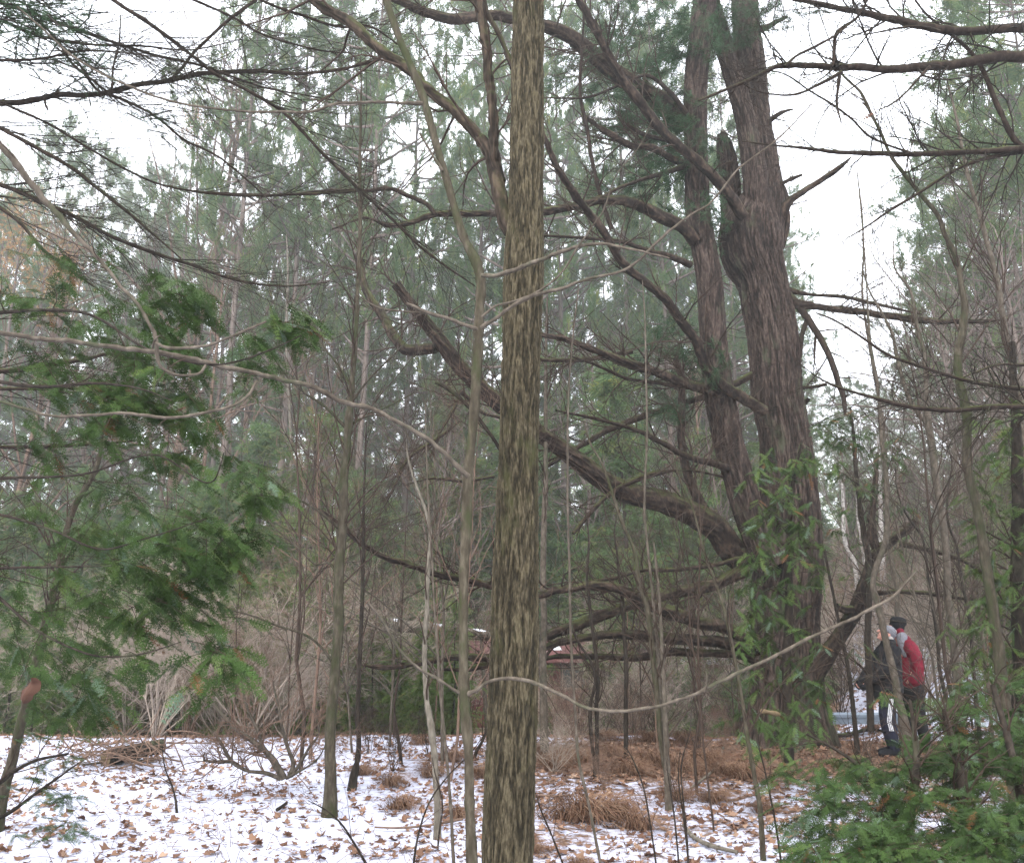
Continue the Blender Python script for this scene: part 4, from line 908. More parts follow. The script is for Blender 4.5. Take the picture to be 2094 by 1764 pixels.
fc_base = P(1600, 1545, 9.2)[0]
FC = [(1600, 925, 45, 30, 9.3, 10), (1560, 960, 40, 30, 9.0, 10), (1645, 955, 45, 35, 9.2, 16), (1675, 905, 35, 30, 9.5, 8), (1575, 1010, 40, 30, 9, 12), (1620, 1040, 45, 35, 9, 14),
      (1560, 1065, 35, 30, 9, 12), (1650, 1090, 45, 35, 9.2, 14), (1590, 1130, 50, 35, 9, 14), (1640, 1180, 45, 35, 9.2, 12), (1555, 1130, 25, 30, 9, 10), (1580, 1200, 40, 30, 9.2, 12),
      (1560, 1260, 50, 30, 9.3, 14), (1620, 1260, 45, 35, 9.2, 12), (1530, 1210, 35, 35, 9.3, 12), (1545, 1310, 45, 30, 9.3, 14), (1590, 1350, 30, 30, 9.4, 6), (1640, 1340, 40, 30, 9.3, 9),
      (1660, 1385, 45, 30, 9.2, 10), (1660, 1430, 40, 25, 9, 10), (1600, 1430, 30, 30, 9, 5), (1600, 1480, 45, 20, 8.8, 11), (1640, 1490, 50, 20, 8.6, 11), (1550, 1400, 40, 30, 9, 7), (1545, 1470, 40, 25, 9, 8),
      (1780, 1420, 60, 16, 8.6, 5), (1500, 1500, 60, 30, 8.4, 5), (1580, 1530, 60, 20, 8.2, 8)]
cedar('cedar_tree', 'young green cedar growing in front of the old pine trunk', 'tree', fc_base, FC, 0.18, lean=(0, 0, 0), tmpl=SPRAY_M, orange=0.02, blue=0.08, droop=0.4, tmean=0.45, dens=0.72,
      stems=[([(1612, 1560, 22), (1610, 1400, 20), (1615, 1200, 16), (1620, 1000, 9), (1640, 900, 4)], 9.2, 9.3, 10)])
TC = [(1740, 855, 35, 20, 11, 5), (1705, 900, 40, 20, 11, 7), (1760, 900, 45, 22, 11, 9), (1700, 950, 35, 20, 11, 5), (1755, 955, 45, 22, 11, 7), (1805, 925, 40, 20, 11, 7), (1835, 905, 35, 20, 11, 5), (1720, 880, 40, 22, 11, 5),
      (1815, 960, 40, 25, 11, 7), (1760, 1000, 40, 18, 11, 5), (1705, 870, 20, 60, 11.4, 7), (1740, 1040, 30, 20, 11, 3), (1840, 1020, 35, 20, 11, 4), (1810, 1110, 40, 14, 11, 3), (1760, 1180, 35, 20, 11, 3), (1670, 870, 30, 15, 11, 4), (1700, 1320, 50, 20, 10.6, 5)]
cedar('cedar_tree', 'small thin cedar with sparse rusty tipped sprays between the pine and the birches', 'tree', P(1775, 1520, 11.2)[0], TC, 0.17, lean=(0, 0, 0), tmpl=SPRAY_M, orange=0.08, blue=0.10, droop=0.25,
      stems=[(R_(22, [(1200, 1000, 44), (1190, 700, 42), (1185, 400, 40)]) + R_(12, [(1185, 1640, 40), (1150, 1400, 34), (1120, 1150, 26), (1100, 900, 20), (1080, 740, 10)]), 11.2, 11.2, 18)])
SC_ = []
for _ in range(165):
    x = rng.uniform(1590, 2150); y = 1800 - 400 * rng.random() ** 1.4
    lim = 1585 + (1760 - y) * 0.15 if y > 1560 else 1900 + (1560 - y) * 0.6
    if x < lim or (y > 1560 and x < 1620 + rng.uniform(0, 180) and rng.random() < 0.5): continue
    f = (y - 1390) / 400
    SC_.append((x, y, 50, 32, 6.2 - 1.9 * f + rng.uniform(-0.3, 0.3), 7))
SC_ += [(rng.uniform(1860, 2120), rng.uniform(1400, 1580), 45, 35, 6.0, 5) for _ in range(22)]
cedar('cedar_shrub', 'bushy dark green cedar filling the bottom right corner', 'shrub', P(1900, 1950, 4.7)[0], SC_, 0.14, tmpl=SPRAY, lean=(-0.3, 0, 0.05), orange=0.01, blue=0.06, droop=0.2, tmean=0.26, dens=0.8,
      stems=[([(1990, 1950, 30), (1985, 1764, 26), (1960, 1560, 18), (1930, 1450, 9)], 4.8, 5.4, 14), ([(1850, 1900, 26), (1860, 1700, 20), (1875, 1540, 14), (1860, 1430, 7)], 4.8, 5.4, 14),
             ([(1820, 1820, 16), (1820, 1650, 13), (1750, 1560, 8), (1650, 1500, 4)], 4.9, 5.6, 12), ([(2100, 1900, 24), (2080, 1600, 18), (2030, 1400, 10)], 5, 5.6, 12)])
EC = [(x_, y_, 45, 35, 7.8, 7) for (x_, y_) in [(2010, 870), (2060, 850), (2040, 930), (2085, 960), (2010, 1000), (2060, 1030), (2020, 1080), (2080, 1100), (2000, 1140), (2050, 1170), (2090, 1200), (2015, 1220), (2060, 1260), (2030, 1310), (2080, 1330), (1990, 1270), (2000, 1350), (2060, 1390), (2120, 900), (2130, 1050), (2130, 1250)]]
cedar('cedar_tree', 'yellowish green cedar standing at the right edge of the photo', 'tree', P(2080, 1560, 7.9)[0], EC, 0.16, lean=(-0.3, 0, 0), tmpl=SPRAY_M, orange=0.02, blue=0.05, droop=0.3, tmean=0.55, dens=0.9,
      stems=[([(2085, 1600, 40), (2080, 1300, 34), (2075, 1000, 24), (2070, 700, 12)], 7.9, 7.9, 20)])
LF = [(60, 1545, 70, 18, 6.6, 4), (110, 1560, 50, 15, 6.4, 4), (100, 1610, 60, 18, 6.2, 6), (130, 1635, 50, 15, 6.0, 5), (40, 1510, 60, 14, 6.8, 4), (90, 1680, 60, 14, 5.8, 6), (110, 1705, 50, 12, 5.6, 4), (30, 1600, 50, 30, 6.2, 4)]
cedar('cedar_seedling', 'small straggly cedar with thin sprays over the snow at the lower left', 'plant', P(-30, 1680, 6.1)[0], LF, 0.11, lean=(0.6, 0, 0), orange=0.05, blue=0.2, droop=0.1, tmean=0.15,
      stems=[([(-60, 1700, 14), (0, 1600, 10), (60, 1560, 7), (140, 1540, 4)], 6.1, 6.2, 6), ([(-60, 1700, 12), (20, 1660, 8), (90, 1610, 6), (160, 1560, 3)], 6.1, 6.0, 6)])

# ------------------------------------------------------------------ background woods: prototypes then copies
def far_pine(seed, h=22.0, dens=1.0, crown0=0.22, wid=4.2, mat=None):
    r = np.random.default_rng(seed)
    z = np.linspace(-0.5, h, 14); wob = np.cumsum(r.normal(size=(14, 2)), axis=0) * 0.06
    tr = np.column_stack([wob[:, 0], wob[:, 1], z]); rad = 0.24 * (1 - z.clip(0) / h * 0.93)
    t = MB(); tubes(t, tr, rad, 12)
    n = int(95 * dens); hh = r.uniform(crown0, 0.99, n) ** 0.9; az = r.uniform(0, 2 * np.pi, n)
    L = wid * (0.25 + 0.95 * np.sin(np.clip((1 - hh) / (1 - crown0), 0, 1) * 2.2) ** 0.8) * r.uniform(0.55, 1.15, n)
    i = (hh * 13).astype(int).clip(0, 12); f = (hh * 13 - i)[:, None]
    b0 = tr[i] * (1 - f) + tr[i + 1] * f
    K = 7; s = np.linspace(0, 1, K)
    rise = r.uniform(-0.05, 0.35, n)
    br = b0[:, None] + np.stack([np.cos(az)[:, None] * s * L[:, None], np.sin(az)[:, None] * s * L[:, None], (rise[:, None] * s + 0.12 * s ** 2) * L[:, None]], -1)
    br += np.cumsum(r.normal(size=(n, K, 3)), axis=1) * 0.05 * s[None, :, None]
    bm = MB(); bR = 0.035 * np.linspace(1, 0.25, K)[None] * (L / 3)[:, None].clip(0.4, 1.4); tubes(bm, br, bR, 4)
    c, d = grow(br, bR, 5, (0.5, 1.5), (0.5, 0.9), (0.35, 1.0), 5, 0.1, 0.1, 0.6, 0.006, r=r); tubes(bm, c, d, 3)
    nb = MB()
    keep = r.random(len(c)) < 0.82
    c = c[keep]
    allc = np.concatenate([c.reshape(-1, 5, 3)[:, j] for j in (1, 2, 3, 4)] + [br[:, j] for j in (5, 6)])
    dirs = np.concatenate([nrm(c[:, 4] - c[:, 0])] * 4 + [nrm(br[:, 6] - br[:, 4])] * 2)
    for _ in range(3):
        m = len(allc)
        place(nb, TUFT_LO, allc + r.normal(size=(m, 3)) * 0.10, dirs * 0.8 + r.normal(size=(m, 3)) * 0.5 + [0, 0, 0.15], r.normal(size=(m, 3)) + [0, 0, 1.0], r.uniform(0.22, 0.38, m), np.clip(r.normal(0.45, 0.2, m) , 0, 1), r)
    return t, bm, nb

def proto(name, label, cat, group, parts):
    o = thing(name, label, cat, (0, 0, -500), group)
    o.location = (0, 0, 0)
    for nm, mb_, mat, kind in parts: part(mb_, nm, o, mat, kind)
    remember(o)
    return o
USED = set()
def put(pr, x, y, rz, sc, label, z=None):
    zz = float(H(x, y)) if z is None else z
    if pr.name not in USED:
        USED.add(pr.name); o = pr
        o.location = (x, y, zz); o.rotation_euler = (0, 0, rz); o.scale = (sc,) * 3 if np.ndim(sc) == 0 else sc
        o['label'] = label
        return o
    return copy_tree(pr, (x, y, zz), rz, sc, label=label)

ZN = [(-60, 'beyond the left edge'), (90, 'at the far left edge'), (190, 'above the left cedar sprays'), (290, 'right of the far left edge, under the sky gap'), (380, 'under the upper left sky gap'), (470, 'at the right end of the upper left sky gap'),
      (560, 'between the left cedar and the young grey brown tree'), (660, 'just left of the young grey brown tree'), (740, 'straight behind the young grey brown tree'), (820, 'just right of the young grey brown tree'), (900, 'left of the slender tree'),
      (985, 'behind the slender tree'), (1100, 'behind the shaggy trunk'), (1180, 'just right of the shaggy trunk'), (1260, 'above the red cabin doorway'), (1340, 'between shaggy trunk and old pine'), (1430, 'left of the old pine stems'), (1520, 'beside the left stem of the old pine'),
      (1600, 'behind the old pine'), (1660, 'just right of the old pine trunk'), (1730, 'behind the birches'), (1800, 'above the black jacketed person'), (1870, 'behind the red jacketed person'), (1930, 'behind the forked brown trunk'), (1990, 'left of the smooth grey trunk'), (2050, 'right of the smooth grey trunk'), (2110, 'at the right edge'), (9999, 'beyond the right edge')]
def where(px, Y, ys):
    z = next(t for lim, t in ZN if px < lim)
    d = ('nearest', 'nearer', 'middle', 'farther', 'farthest')[int(np.searchsorted(ys, Y))]
    return d, z.replace('the young grey brown tree', 'the young tree')
GP = 'tall pines of the background woods'
pines = []
for k, (dn, c0, wd) in enumerate([(1.0, 0.25, 4.2), (1.15, 0.15, 4.6), (0.8, 0.4, 3.8), (1.0, 0.3, 5.0), (1.25, 0.1, 3.6)]):
    t, bm, nb = far_pine(100 + k, 22, dn, c0, wd)
    pines.append(proto('pine_tree', 'x', 'tree', GP, [('trunk', t, M_far, None), ('branches', bm, M_far, 'stuff'), ('needles', nb, M_farneedle, 'stuff')]))
def pine_at(px, Y, top, k=None):
    p, _ = P(px, top, Y)
    x, y = p[0], Y
    z = float(H(x, y)); h = max(6, p[2] - z)
    k = int(rng.integers(0, 5)) if k is None else k
    d_, z_ = where(px, Y, (37, 46, 56, 70))
    lab = ('%s %s hazy pine %s' % (d_, ('tapering', 'bushy', 'high crowned', 'wide', 'narrow')[k], z_))
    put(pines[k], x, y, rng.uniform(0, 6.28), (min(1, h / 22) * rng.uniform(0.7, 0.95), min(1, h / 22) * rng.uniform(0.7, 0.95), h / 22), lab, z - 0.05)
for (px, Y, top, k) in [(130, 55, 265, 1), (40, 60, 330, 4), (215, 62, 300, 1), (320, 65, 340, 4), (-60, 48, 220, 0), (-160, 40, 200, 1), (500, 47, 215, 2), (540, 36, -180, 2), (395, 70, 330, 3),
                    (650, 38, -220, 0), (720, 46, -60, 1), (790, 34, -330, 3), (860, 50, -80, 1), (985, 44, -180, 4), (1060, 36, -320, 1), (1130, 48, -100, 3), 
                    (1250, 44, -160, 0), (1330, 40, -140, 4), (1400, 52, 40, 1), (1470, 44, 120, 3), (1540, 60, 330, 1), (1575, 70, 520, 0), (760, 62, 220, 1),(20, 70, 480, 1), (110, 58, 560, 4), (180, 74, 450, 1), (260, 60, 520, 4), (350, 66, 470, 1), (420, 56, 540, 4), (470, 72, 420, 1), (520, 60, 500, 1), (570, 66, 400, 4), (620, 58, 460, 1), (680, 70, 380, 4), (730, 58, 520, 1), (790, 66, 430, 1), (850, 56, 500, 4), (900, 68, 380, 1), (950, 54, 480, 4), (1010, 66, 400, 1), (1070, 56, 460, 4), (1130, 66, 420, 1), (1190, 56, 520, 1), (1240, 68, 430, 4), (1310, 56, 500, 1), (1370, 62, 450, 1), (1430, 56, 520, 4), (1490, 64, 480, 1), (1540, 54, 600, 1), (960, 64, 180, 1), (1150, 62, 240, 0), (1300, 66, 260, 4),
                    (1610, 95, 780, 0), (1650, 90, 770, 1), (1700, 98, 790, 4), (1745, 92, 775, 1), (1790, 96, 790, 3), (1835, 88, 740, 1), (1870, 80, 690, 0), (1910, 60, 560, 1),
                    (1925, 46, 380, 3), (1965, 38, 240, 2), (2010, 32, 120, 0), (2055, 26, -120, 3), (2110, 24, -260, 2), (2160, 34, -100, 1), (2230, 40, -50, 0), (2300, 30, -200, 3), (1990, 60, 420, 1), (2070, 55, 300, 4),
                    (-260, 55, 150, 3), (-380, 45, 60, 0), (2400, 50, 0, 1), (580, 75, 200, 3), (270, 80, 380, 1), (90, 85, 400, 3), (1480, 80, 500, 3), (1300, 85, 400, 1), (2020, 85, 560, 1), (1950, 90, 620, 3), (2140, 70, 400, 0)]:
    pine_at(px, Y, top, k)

# young pines, cedars and hemlocks of the understorey
def young(seed, h=5.0, mat=None, sprays=True, wid=1.5):
    r = np.random.default_rng(seed)
    z = np.linspace(-0.1, h, 8); tr = np.column_stack([np.cumsum(r.normal(size=8)) * 0.03, np.cumsum(r.normal(size=8)) * 0.03, z])
    t = MB(); tubes(t, tr, 0.05 * (1 - z.clip(0) / h * 0.9), 8)
    n = 90; hh = r.uniform(0.04, 0.98, n); az = r.uniform(0, 6.28, n); L = wid * (1.05 - hh) ** 0.7 * r.uniform(0.5, 1.1, n)
    i = (hh * 7).astype(int).clip(0, 6); f = (hh * 7 - i)[:, None]; b0 = tr[i] * (1 - f) + tr[i + 1] * f
    K = 6; s = np.linspace(0, 1, K)
    br = b0[:, None] + np.stack([np.cos(az)[:, None] * s * L[:, None], np.sin(az)[:, None] * s * L[:, None], (0.25 * s - 0.3 * s ** 2) * L[:, None]], -1)
    bm = MB(); tubes(bm, br, np.full((n, K), 0.008) * np.linspace(1.2, 0.4, K), 3)
    nb = MB()
    for j in range(1, K):
        for _ in range(3):
            d = nrm(br[:, j] - br[:, j - 1]) + r.normal(size=(n, 3)) * [0.6, 0.6, 0.2]
            p = br[:, j] + r.normal(size=(n, 3)) * [0.12, 0.12, 0.05]
            tt = np.clip(r.normal(0.45, 0.2, n), 0, 1)
            if sprays: place(nb, SPRAY_LO, p, d + [0, 0, -0.3], r.normal(size=(n, 3)) * 0.4 + [0, 0, 1], r.uniform(0.25, 0.42, n), tt, r)
            else: place(nb, TUFT_LO, p, d, r.normal(size=(n, 3)) + [0, 0, 1], r.uniform(0.14, 0.22, n), tt, r)
    return t, bm, nb
GU = 'young evergreens of the understorey'
yg = []
for k, (sp, mt, wd) in enumerate([(True, M_under, 1.4), (True, M_under, 1.1), (False, M_farneedle, 1.7), (False, M_farneedle, 1.3)]):
    t, bm, nb = young(200 + k, 5.0, None, sp, wd)
    yg.append(proto('young_evergreen', 'x', 'tree', GU, [('trunk', t, M_dark, None), ('branches', bm, M_twig, 'stuff'), ('foliage', nb, mt, 'stuff')]))
def young_at(px, Y, h, k, lab=None):
    x = (px - CX) / FV * Y * 1.0
    x = P(px, 1300, Y)[0][0]
    d_, z_ = where(px, Y, (20, 26, 33, 40))
    lab = lab or '%s %s young evergreen %s, %s' % (d_, ('yellowish', 'dark', 'bluish', 'pale')[k], z_, 'waist high' if h < 1.8 else 'head high' if h < 3.2 else 'mid height' if h < 4.8 else 'tall')
    put(yg[k], x, Y, rng.uniform(0, 6.28), h / 5.0 * rng.uniform(0.9, 1.15), lab)
for i in range(62):
    px = rng.uniform(-150, 940); Y = rng.uniform(17, 42)
    young_at(px, Y, rng.uniform(3, 6.5) if Y > 20 else rng.uniform(1.8, 3.5), int(rng.choice([0, 1, 2, 3], p=[0.3, 0.3, 0.25, 0.15])))
for i in range(12):
    young_at(rng.uniform(640, 930), rng.uniform(15.5, 20), rng.uniform(1.5, 3.2), int(rng.choice([0, 1])))
for i in range(95):
    px = rng.uniform(-120, 1600); Y = rng.uniform(25, 58)
    if 940 < px < 1260 and Y < 30: Y = 32
    young_at(px, Y, rng.uniform(6, 11) * (0.8 if px < 450 else 1.0), int(rng.choice([0, 1, 2, 3], p=[0.2, 0.1, 0.4, 0.3])))
for i in range(46):
    px = rng.uniform(-100, 930); Y = rng.uniform(15.5, 24)
    young_at(px, Y, rng.uniform(1.4, 3.8), int(rng.choice([0, 1])))
for i in range(34):
    px = rng.uniform(1640, 2120); Y = rng.uniform(34, 60)
    young_at(px, Y, rng.uniform(3, 6.5), int(rng.choice([0, 2, 3])))
for i in range(26):
    px = rng.uniform(1100, 1560); Y = rng.uniform(30, 52)
    young_at(px, Y, rng.uniform(3, 7), int(rng.choice([0, 2, 3])))
for (px, Y, h, k) in [(1960, 24, 4, 0), (2050, 18, 4.5, 1), (2090, 22, 6, 0), (2010, 30, 6, 2), (1900, 40, 5, 2), (1840, 46, 5, 3), (2130, 16, 5, 1), (1700, 50, 4, 3), (1780, 55, 5, 2), (1660, 48, 5, 2), (1900, 52, 6, 3), (2060, 44, 7, 0), (1980, 50, 7, 2),
                      (1275, 24.6, 1.6, 0), (1120, 22.8, 1.2, 1), (1170, 30, 4.5, 0), (1040, 31, 5, 1), (1350, 31, 4, 0), (1430, 33, 4.5, 1)]:
    young_at(px, Y, h, k)

# bare shrubs and bare trees
def bare(seed, n0=9, h=2.4, spread=0.8, r0=0.02, lv=(7, 6, 4), curl=0.14):
    r = np.random.default_rng(seed)
    az = r.uniform(0, 6.28, n0); K = 9; s = np.linspace(0, 1, K); L = h * r.uniform(0.6, 1.1, n0); tl = r.uniform(0.1, spread, n0)
    Pt = np.stack([np.cos(az)[:, None] * s * (tl * L)[:, None] + np.cumsum(r.normal(size=(n0, K)), 1) * curl * 0.2, np.sin(az)[:, None] * s * (tl * L)[:, None] + np.cumsum(r.normal(size=(n0, K)), 1) * curl * 0.2, -0.05 + s * L[:, None] * (1 - 0.25 * tl[:, None] * s)], -1)
    Rr = r0 * np.linspace(1, 0.3, K)[None] * np.ones((n0, 1))
    a = MB(); tubes(a, Pt, Rr, 6); tw = MB()
    p, q = Pt, Rr
    ln = (h * 0.25, h * 0.55)
    for k, m in enumerate(lv):
        p, q = grow(p, q, m, ln, (0.35, 0.85), (0.2, 0.98), 6, 0.12, curl, 0.6, 0.0022, r=r); tubes(tw, p, q, 4 if k == 0 else 3)
        ln = (ln[0] * 0.5, ln[1] * 0.5)
    return a, tw
bs = []
GS = 'bare leafless shrubs'
for k, (n0, sp, mt, r0) in enumerate([(12, 0.9, M_twigp, 0.014), (9, 0.7, M_twigr, 0.014), (14, 1.0, M_twigp, 0.011), (8, 0.6, M_twig, 0.016)]):
    a, tw = bare(300 + k, n0, 2.4, sp, r0, curl=0.2)
    bs.append(proto('bare_shrub', 'x', 'shrub', GS, [('stems', a, mt, None), ('twigs', tw, mt, 'stuff')]))
def shrub_at(px, Y, h, k, lab):
    d_, z_ = where(px, Y, (14.5, 17, 22, 30))
    put(bs[k], P(px, 1400, Y)[0][0], Y, rng.uniform(0, 6.28), h / 2.4, '%s %s leafless shrub %s' % (d_, ('pale tan', 'reddish', 'thin pale', 'dark')[k], z_))
for i in range(15):
    px = rng.uniform(180, 690); Y = rng.uniform(14.2, 18.5)
    shrub_at(px, Y, rng.uniform(1.6, 3.0), int(rng.choice([0, 1, 2], p=[0.4, 0.2, 0.4])), 'pale tangled leafless shrub at the back edge of the snowy flat on the left')
for i in range(9):
    px = rng.uniform(420, 900); Y = rng.uniform(15.5, 27)
    shrub_at(px, Y, rng.uniform(2.0, 4.6), int(rng.choice([0, 1, 2], p=[0.5, 0.15, 0.35])), '')
for i in range(26):
    px = rng.uniform(-100, 1650); Y = rng.uniform(19, 40)
    if 920 < px < 1270 and Y < 27: continue
    shrub_at(px, Y, rng.uniform(2.5, 5.0), int(rng.choice([0, 1, 2, 3], p=[0.35, 0.2, 0.3, 0.15])), '')
for i in range(18):
    px = rng.uniform(1680, 2120); Y = rng.uniform(17, 42)
    shrub_at(px, Y, rng.uniform(1.5, 4.0), int(rng.choice([0, 1, 3])), 'leafless brush on the snowy slope behind the two people')
for (px, Y, h, k) in [(1290, 12.8, 0.8, 1), (1420, 12.6, 0.7, 3), (1180, 12.4, 0.7, 1), (1340, 13.3, 0.9, 3), (1480, 12.2, 0.7, 1), (880, 11.8, 0.7, 3), (810, 10.5, 0.6, 3), (1230, 9.4, 0.5, 1), (1130, 10.4, 0.7, 0), (760, 12, 0.7, 3)]:
    shrub_at(px, Y, h, k, 'low reddish leafless brush on the snow among the saplings')

# thin saplings scattered between the trunks
sg = []
for k, mt in enumerate([M_smooth, M_twig, M_twigr]):
    a, tw = bare(340 + k, 1, 4.2, 0.1, 0.017, (18, 5, 3), 0.11)
    sg.append(proto('thin_sapling', 'x', 'sapling', 'thin bare saplings scattered between the trunks', [('stem', a, mt, None), ('twigs', tw, mt, 'stuff')]))
for i in range(40):
    px = rng.choice([rng.uniform(980, 1600), rng.uniform(1660, 2110), rng.uniform(420, 960)], p=[0.35, 0.4, 0.25]); Y = rng.uniform(9, 19)
    if 1690 < px < 1930 and Y < 16 or 1500 < px < 1690 and Y < 13.5: px = rng.uniform(1930, 2110) if i % 2 else rng.uniform(560, 900)
    d_, z_ = where(px, Y, (10.5, 12.5, 14.5, 17)); h = rng.uniform(2.2, 6.5)
    put(sg[i % 3], P(px, 1400, Y)[0][0], Y, rng.uniform(0, 6.28), h / 4.2, '%s %s %s bare sapling %s' % (d_, 'short' if h < 3.2 else 'tall' if h > 5 else 'medium', ('grey', 'dark', 'reddish')[i % 3], z_))

for (px, Y, h, k) in [(1135, 21, 2.6, 0), (1190, 19.5, 2.4, 3), (1240, 21.5, 2.8, 2), (1160, 17.5, 1.6, 1), (1340, 22, 2.6, 0), (1290, 18, 2.0, 3)]: shrub_at(px, Y, h, k, '')
for (px, Y, h, k) in [(1215, 23.5, 2.4, 0), (1120, 24, 2.0, 1), (1290, 24, 3.0, 0), (1380, 25, 3.2, 2)]: young_at(px, Y, h, k)

# bare tall trees, copper or grey, far back
bt = []
for k, (mt) in enumerate([M_far, M_twigr, M_far]):
    a, tw = bare(320 + k, 1, 13, 0.12, 0.10, (22, 6, 4), 0.12)
    lf = MB()
    bt.append(proto('bare_tree', 'x', 'tree', 'bare leafless trees of the background', [('trunk', a, mt, None), ('twigs', tw, mt, 'stuff')]))
for (px, Y, top, k) in [(400, 46, 190, 1), (60, 34, 520, 1), (240, 36, 480, 0), (440, 33, 620, 1), (640, 40, 580, 0), (880, 30, 740, 2), (1180, 34, 660, 0), (1420, 36, 750, 1), (1500, 28, 820, 0),
                    (1700, 30, 850, 0), (1850, 34, 800, 0), (1930, 28, 700, 2), (2000, 26, 560, 0), (2040, 30, 420, 2), (2090, 24, 500, 0), (1800, 45, 860, 0), (1960, 20, 480, 2), (2070, 18, 260, 2), (500, 52, 420, 1), (20, 50, 470, 1)]:
    p = P(px, top, Y)[0]; z = float(H(p[0], Y))
    put(bt[k], p[0], Y, rng.uniform(0, 6.28), (p[2] - z) / 13, '%s %s leafless tree %s' % (where(px, Y, (22, 28, 34, 42))[0], ('pale', 'reddish', 'grey')[k], where(px, Y, (22, 28, 34, 42))[1]))
# ochre leaves lingering on a few far crowns
for (px, py, Y, w_, lab) in [(400, 250, 46, 30, 'thin ochre leaved treetop against the white sky at upper left'), (40, 500, 34, 60, 'rusty leaved small tree at the far left behind the branches'), (130, 560, 34, 40, 'yellowish leaved small tree behind the left cedar sprays')]:
    lm = MB(); c, dep = P(px, py, Y); n = 700
    pos = c + rng.normal(size=(n, 3)) * np.array([0.5, 0.5, 1.1]) * w_ * dep / FV
    place(lm, TUFT_LO, pos, rng.normal(size=(n, 3)), rng.normal(size=(n, 3)), rng.uniform(0.1, 0.2, n), rng.random(n))
    x0, z0 = c[0], float(H(c[0], Y))
    root = thing('ochre_tree', lab, 'tree', (x0, Y, z0))
    tm = MB(); tubes(tm, np.array([[x0, Y, z0 - 0.2], [x0 + 0.1, Y, (z0 + c[2]) / 2], [x0, Y, c[2] + w_ * dep / FV * 1.5]]), np.array([0.14, 0.1, 0.02]), 8)
    tm2 = MB(); c1, d1 = grow(np.array([[x0, Y, c[2] - w_ * 2.2 * dep / FV], [x0, Y, c[2]], [x0, Y, c[2] + w_ * dep / FV * 1.5]]), np.array([0.08, 0.06, 0.02]), 40, (0.6, 1.6), (0.6, 1.2), (0, 1), 6, 0.2, 0.1, 0.3, 0.008); tubes(tm2, c1, d1, 3)
    part(tm, 'trunk', root, M_far); part(tm2, 'branches', root, M_far, 'stuff'); part(lm, 'leaves', root, M_larch, 'stuff')

# birches
for (pts, Y, lab) in [(R_(22, [(1195, 520, 40), (1170, 420, 38), (1130, 200, 34), (1095, 0, 30)]) + R_(12, [(1060, 1550, 26), (1040, 1300, 20), (1030, 1100, 12)]), 22, 'leaning white birch trunk, leftmost behind the curved pine stem'),
                      (R_(22, [(1240, 500, 38), (1225, 400, 36), (1200, 200, 32), (1150, -100, 28)]) + R_(12, [(1130, 1400, 22), (1120, 1100, 12)]), 24, 'white birch trunk, middle one behind the curved pine stem'),
                      (R_(22, [(1290, 480, 40), (1280, 300, 38), (1265, 0, 34)]) + R_(12, [(1260, 1500, 30), (1255, 1200, 24), (1240, 900, 12)]), 26, 'upright white birch trunk just left of the head of the black jacketed person'),
                      ([(596, 1000, 6), (593, 850, 6), (586, 700, 6), (589, 560, 5), (586, 480, 3)], 34, 'thin pale birch trunk far back at the left of the young grey brown tree')]:
    sapling('birch_tree', lab, 'tree', pts, Y, M_birch if Y < 30 else M_pale, 10, 7, (0.5, 1.5), tmat=M_twig)

# far-off wood beyond the slope, one mass
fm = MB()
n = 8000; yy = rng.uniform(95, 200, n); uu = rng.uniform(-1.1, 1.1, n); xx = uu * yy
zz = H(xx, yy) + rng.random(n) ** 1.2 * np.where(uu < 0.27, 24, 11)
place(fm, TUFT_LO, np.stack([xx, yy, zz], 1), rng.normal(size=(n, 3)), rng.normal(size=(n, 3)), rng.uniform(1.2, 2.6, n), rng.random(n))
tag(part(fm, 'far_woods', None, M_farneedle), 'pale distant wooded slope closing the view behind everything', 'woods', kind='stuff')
# ------------------------------------------------------------------ red cabin, small red shed
def box(mb, x0, x1, y0, y1, z0, z1, c=0.5):
    v = [(x, y, z) for x in (x0, x1) for y in (y0, y1) for z in (z0, z1)]
    mb.add(v, q=[[0, 1, 3, 2], [4, 6, 7, 5], [0, 4, 5, 1], [2, 3, 7, 6], [0, 2, 6, 4], [1, 5, 7, 3]], c=c)
M_red = flat_mat('red_paint_wood', (0.13, 0.045, 0.04), 0.35, 5)
M_tan = flat_mat('tan_wood', (0.22, 0.17, 0.13), 0.2, 6)
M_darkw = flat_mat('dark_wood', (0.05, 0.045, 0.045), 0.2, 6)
M_roof = flat_mat('dull_red_roof', (0.11, 0.05, 0.048), 0.25, 3)
gm, gnt, gb, _o = new_mat('window_glass')
gb.inputs['Base Color'].default_value = (0.05, 0.07, 0.07, 1); gb.inputs['Roughness'].default_value = 0.08; gb.inputs['Specular IOR Level'].default_value = 0.8
M_glass = gm
CYY = 26.0; cx0 = P(955, 1480, CYY)[0][0]; cz = -1.42
cab = thing('cabin', 'red board cabin with tan posts and small window behind the shaggy trunk', 'cabin', (cx0, CYY, cz))
def bp(name, b, mat, root=cab, parent=None, **k):
    m_ = MB(); box(m_, *b); o = part(m_, name, root, mat, smooth=False, local=True, **k)
    if parent is not None: o.parent = parent
    return o
for i in range(13):
    xa, xb = i * 0.273 + 0.006, (i + 1) * 0.273 - 0.006; dy = 0.01 * (i % 2)
    if 2.73 <= xa < 3.5:
        bp('board', (xa, xb, dy, 0.05, 0.30, 1.34), M_red); bp('board', (xa, xb, dy, 0.05, 1.98, 2.2), M_red)
    else: bp('board', (xa, xb, dy, 0.05, 0.30, 2.2), M_red)
bp('foundation', (-0.05, 5.3, -0.04, 0.06, 0.06, 0.295), M_tan); bp('sill_beam', (-0.1, 5.35, -0.08, 0.02, -0.1, 0.055), M_darkw)
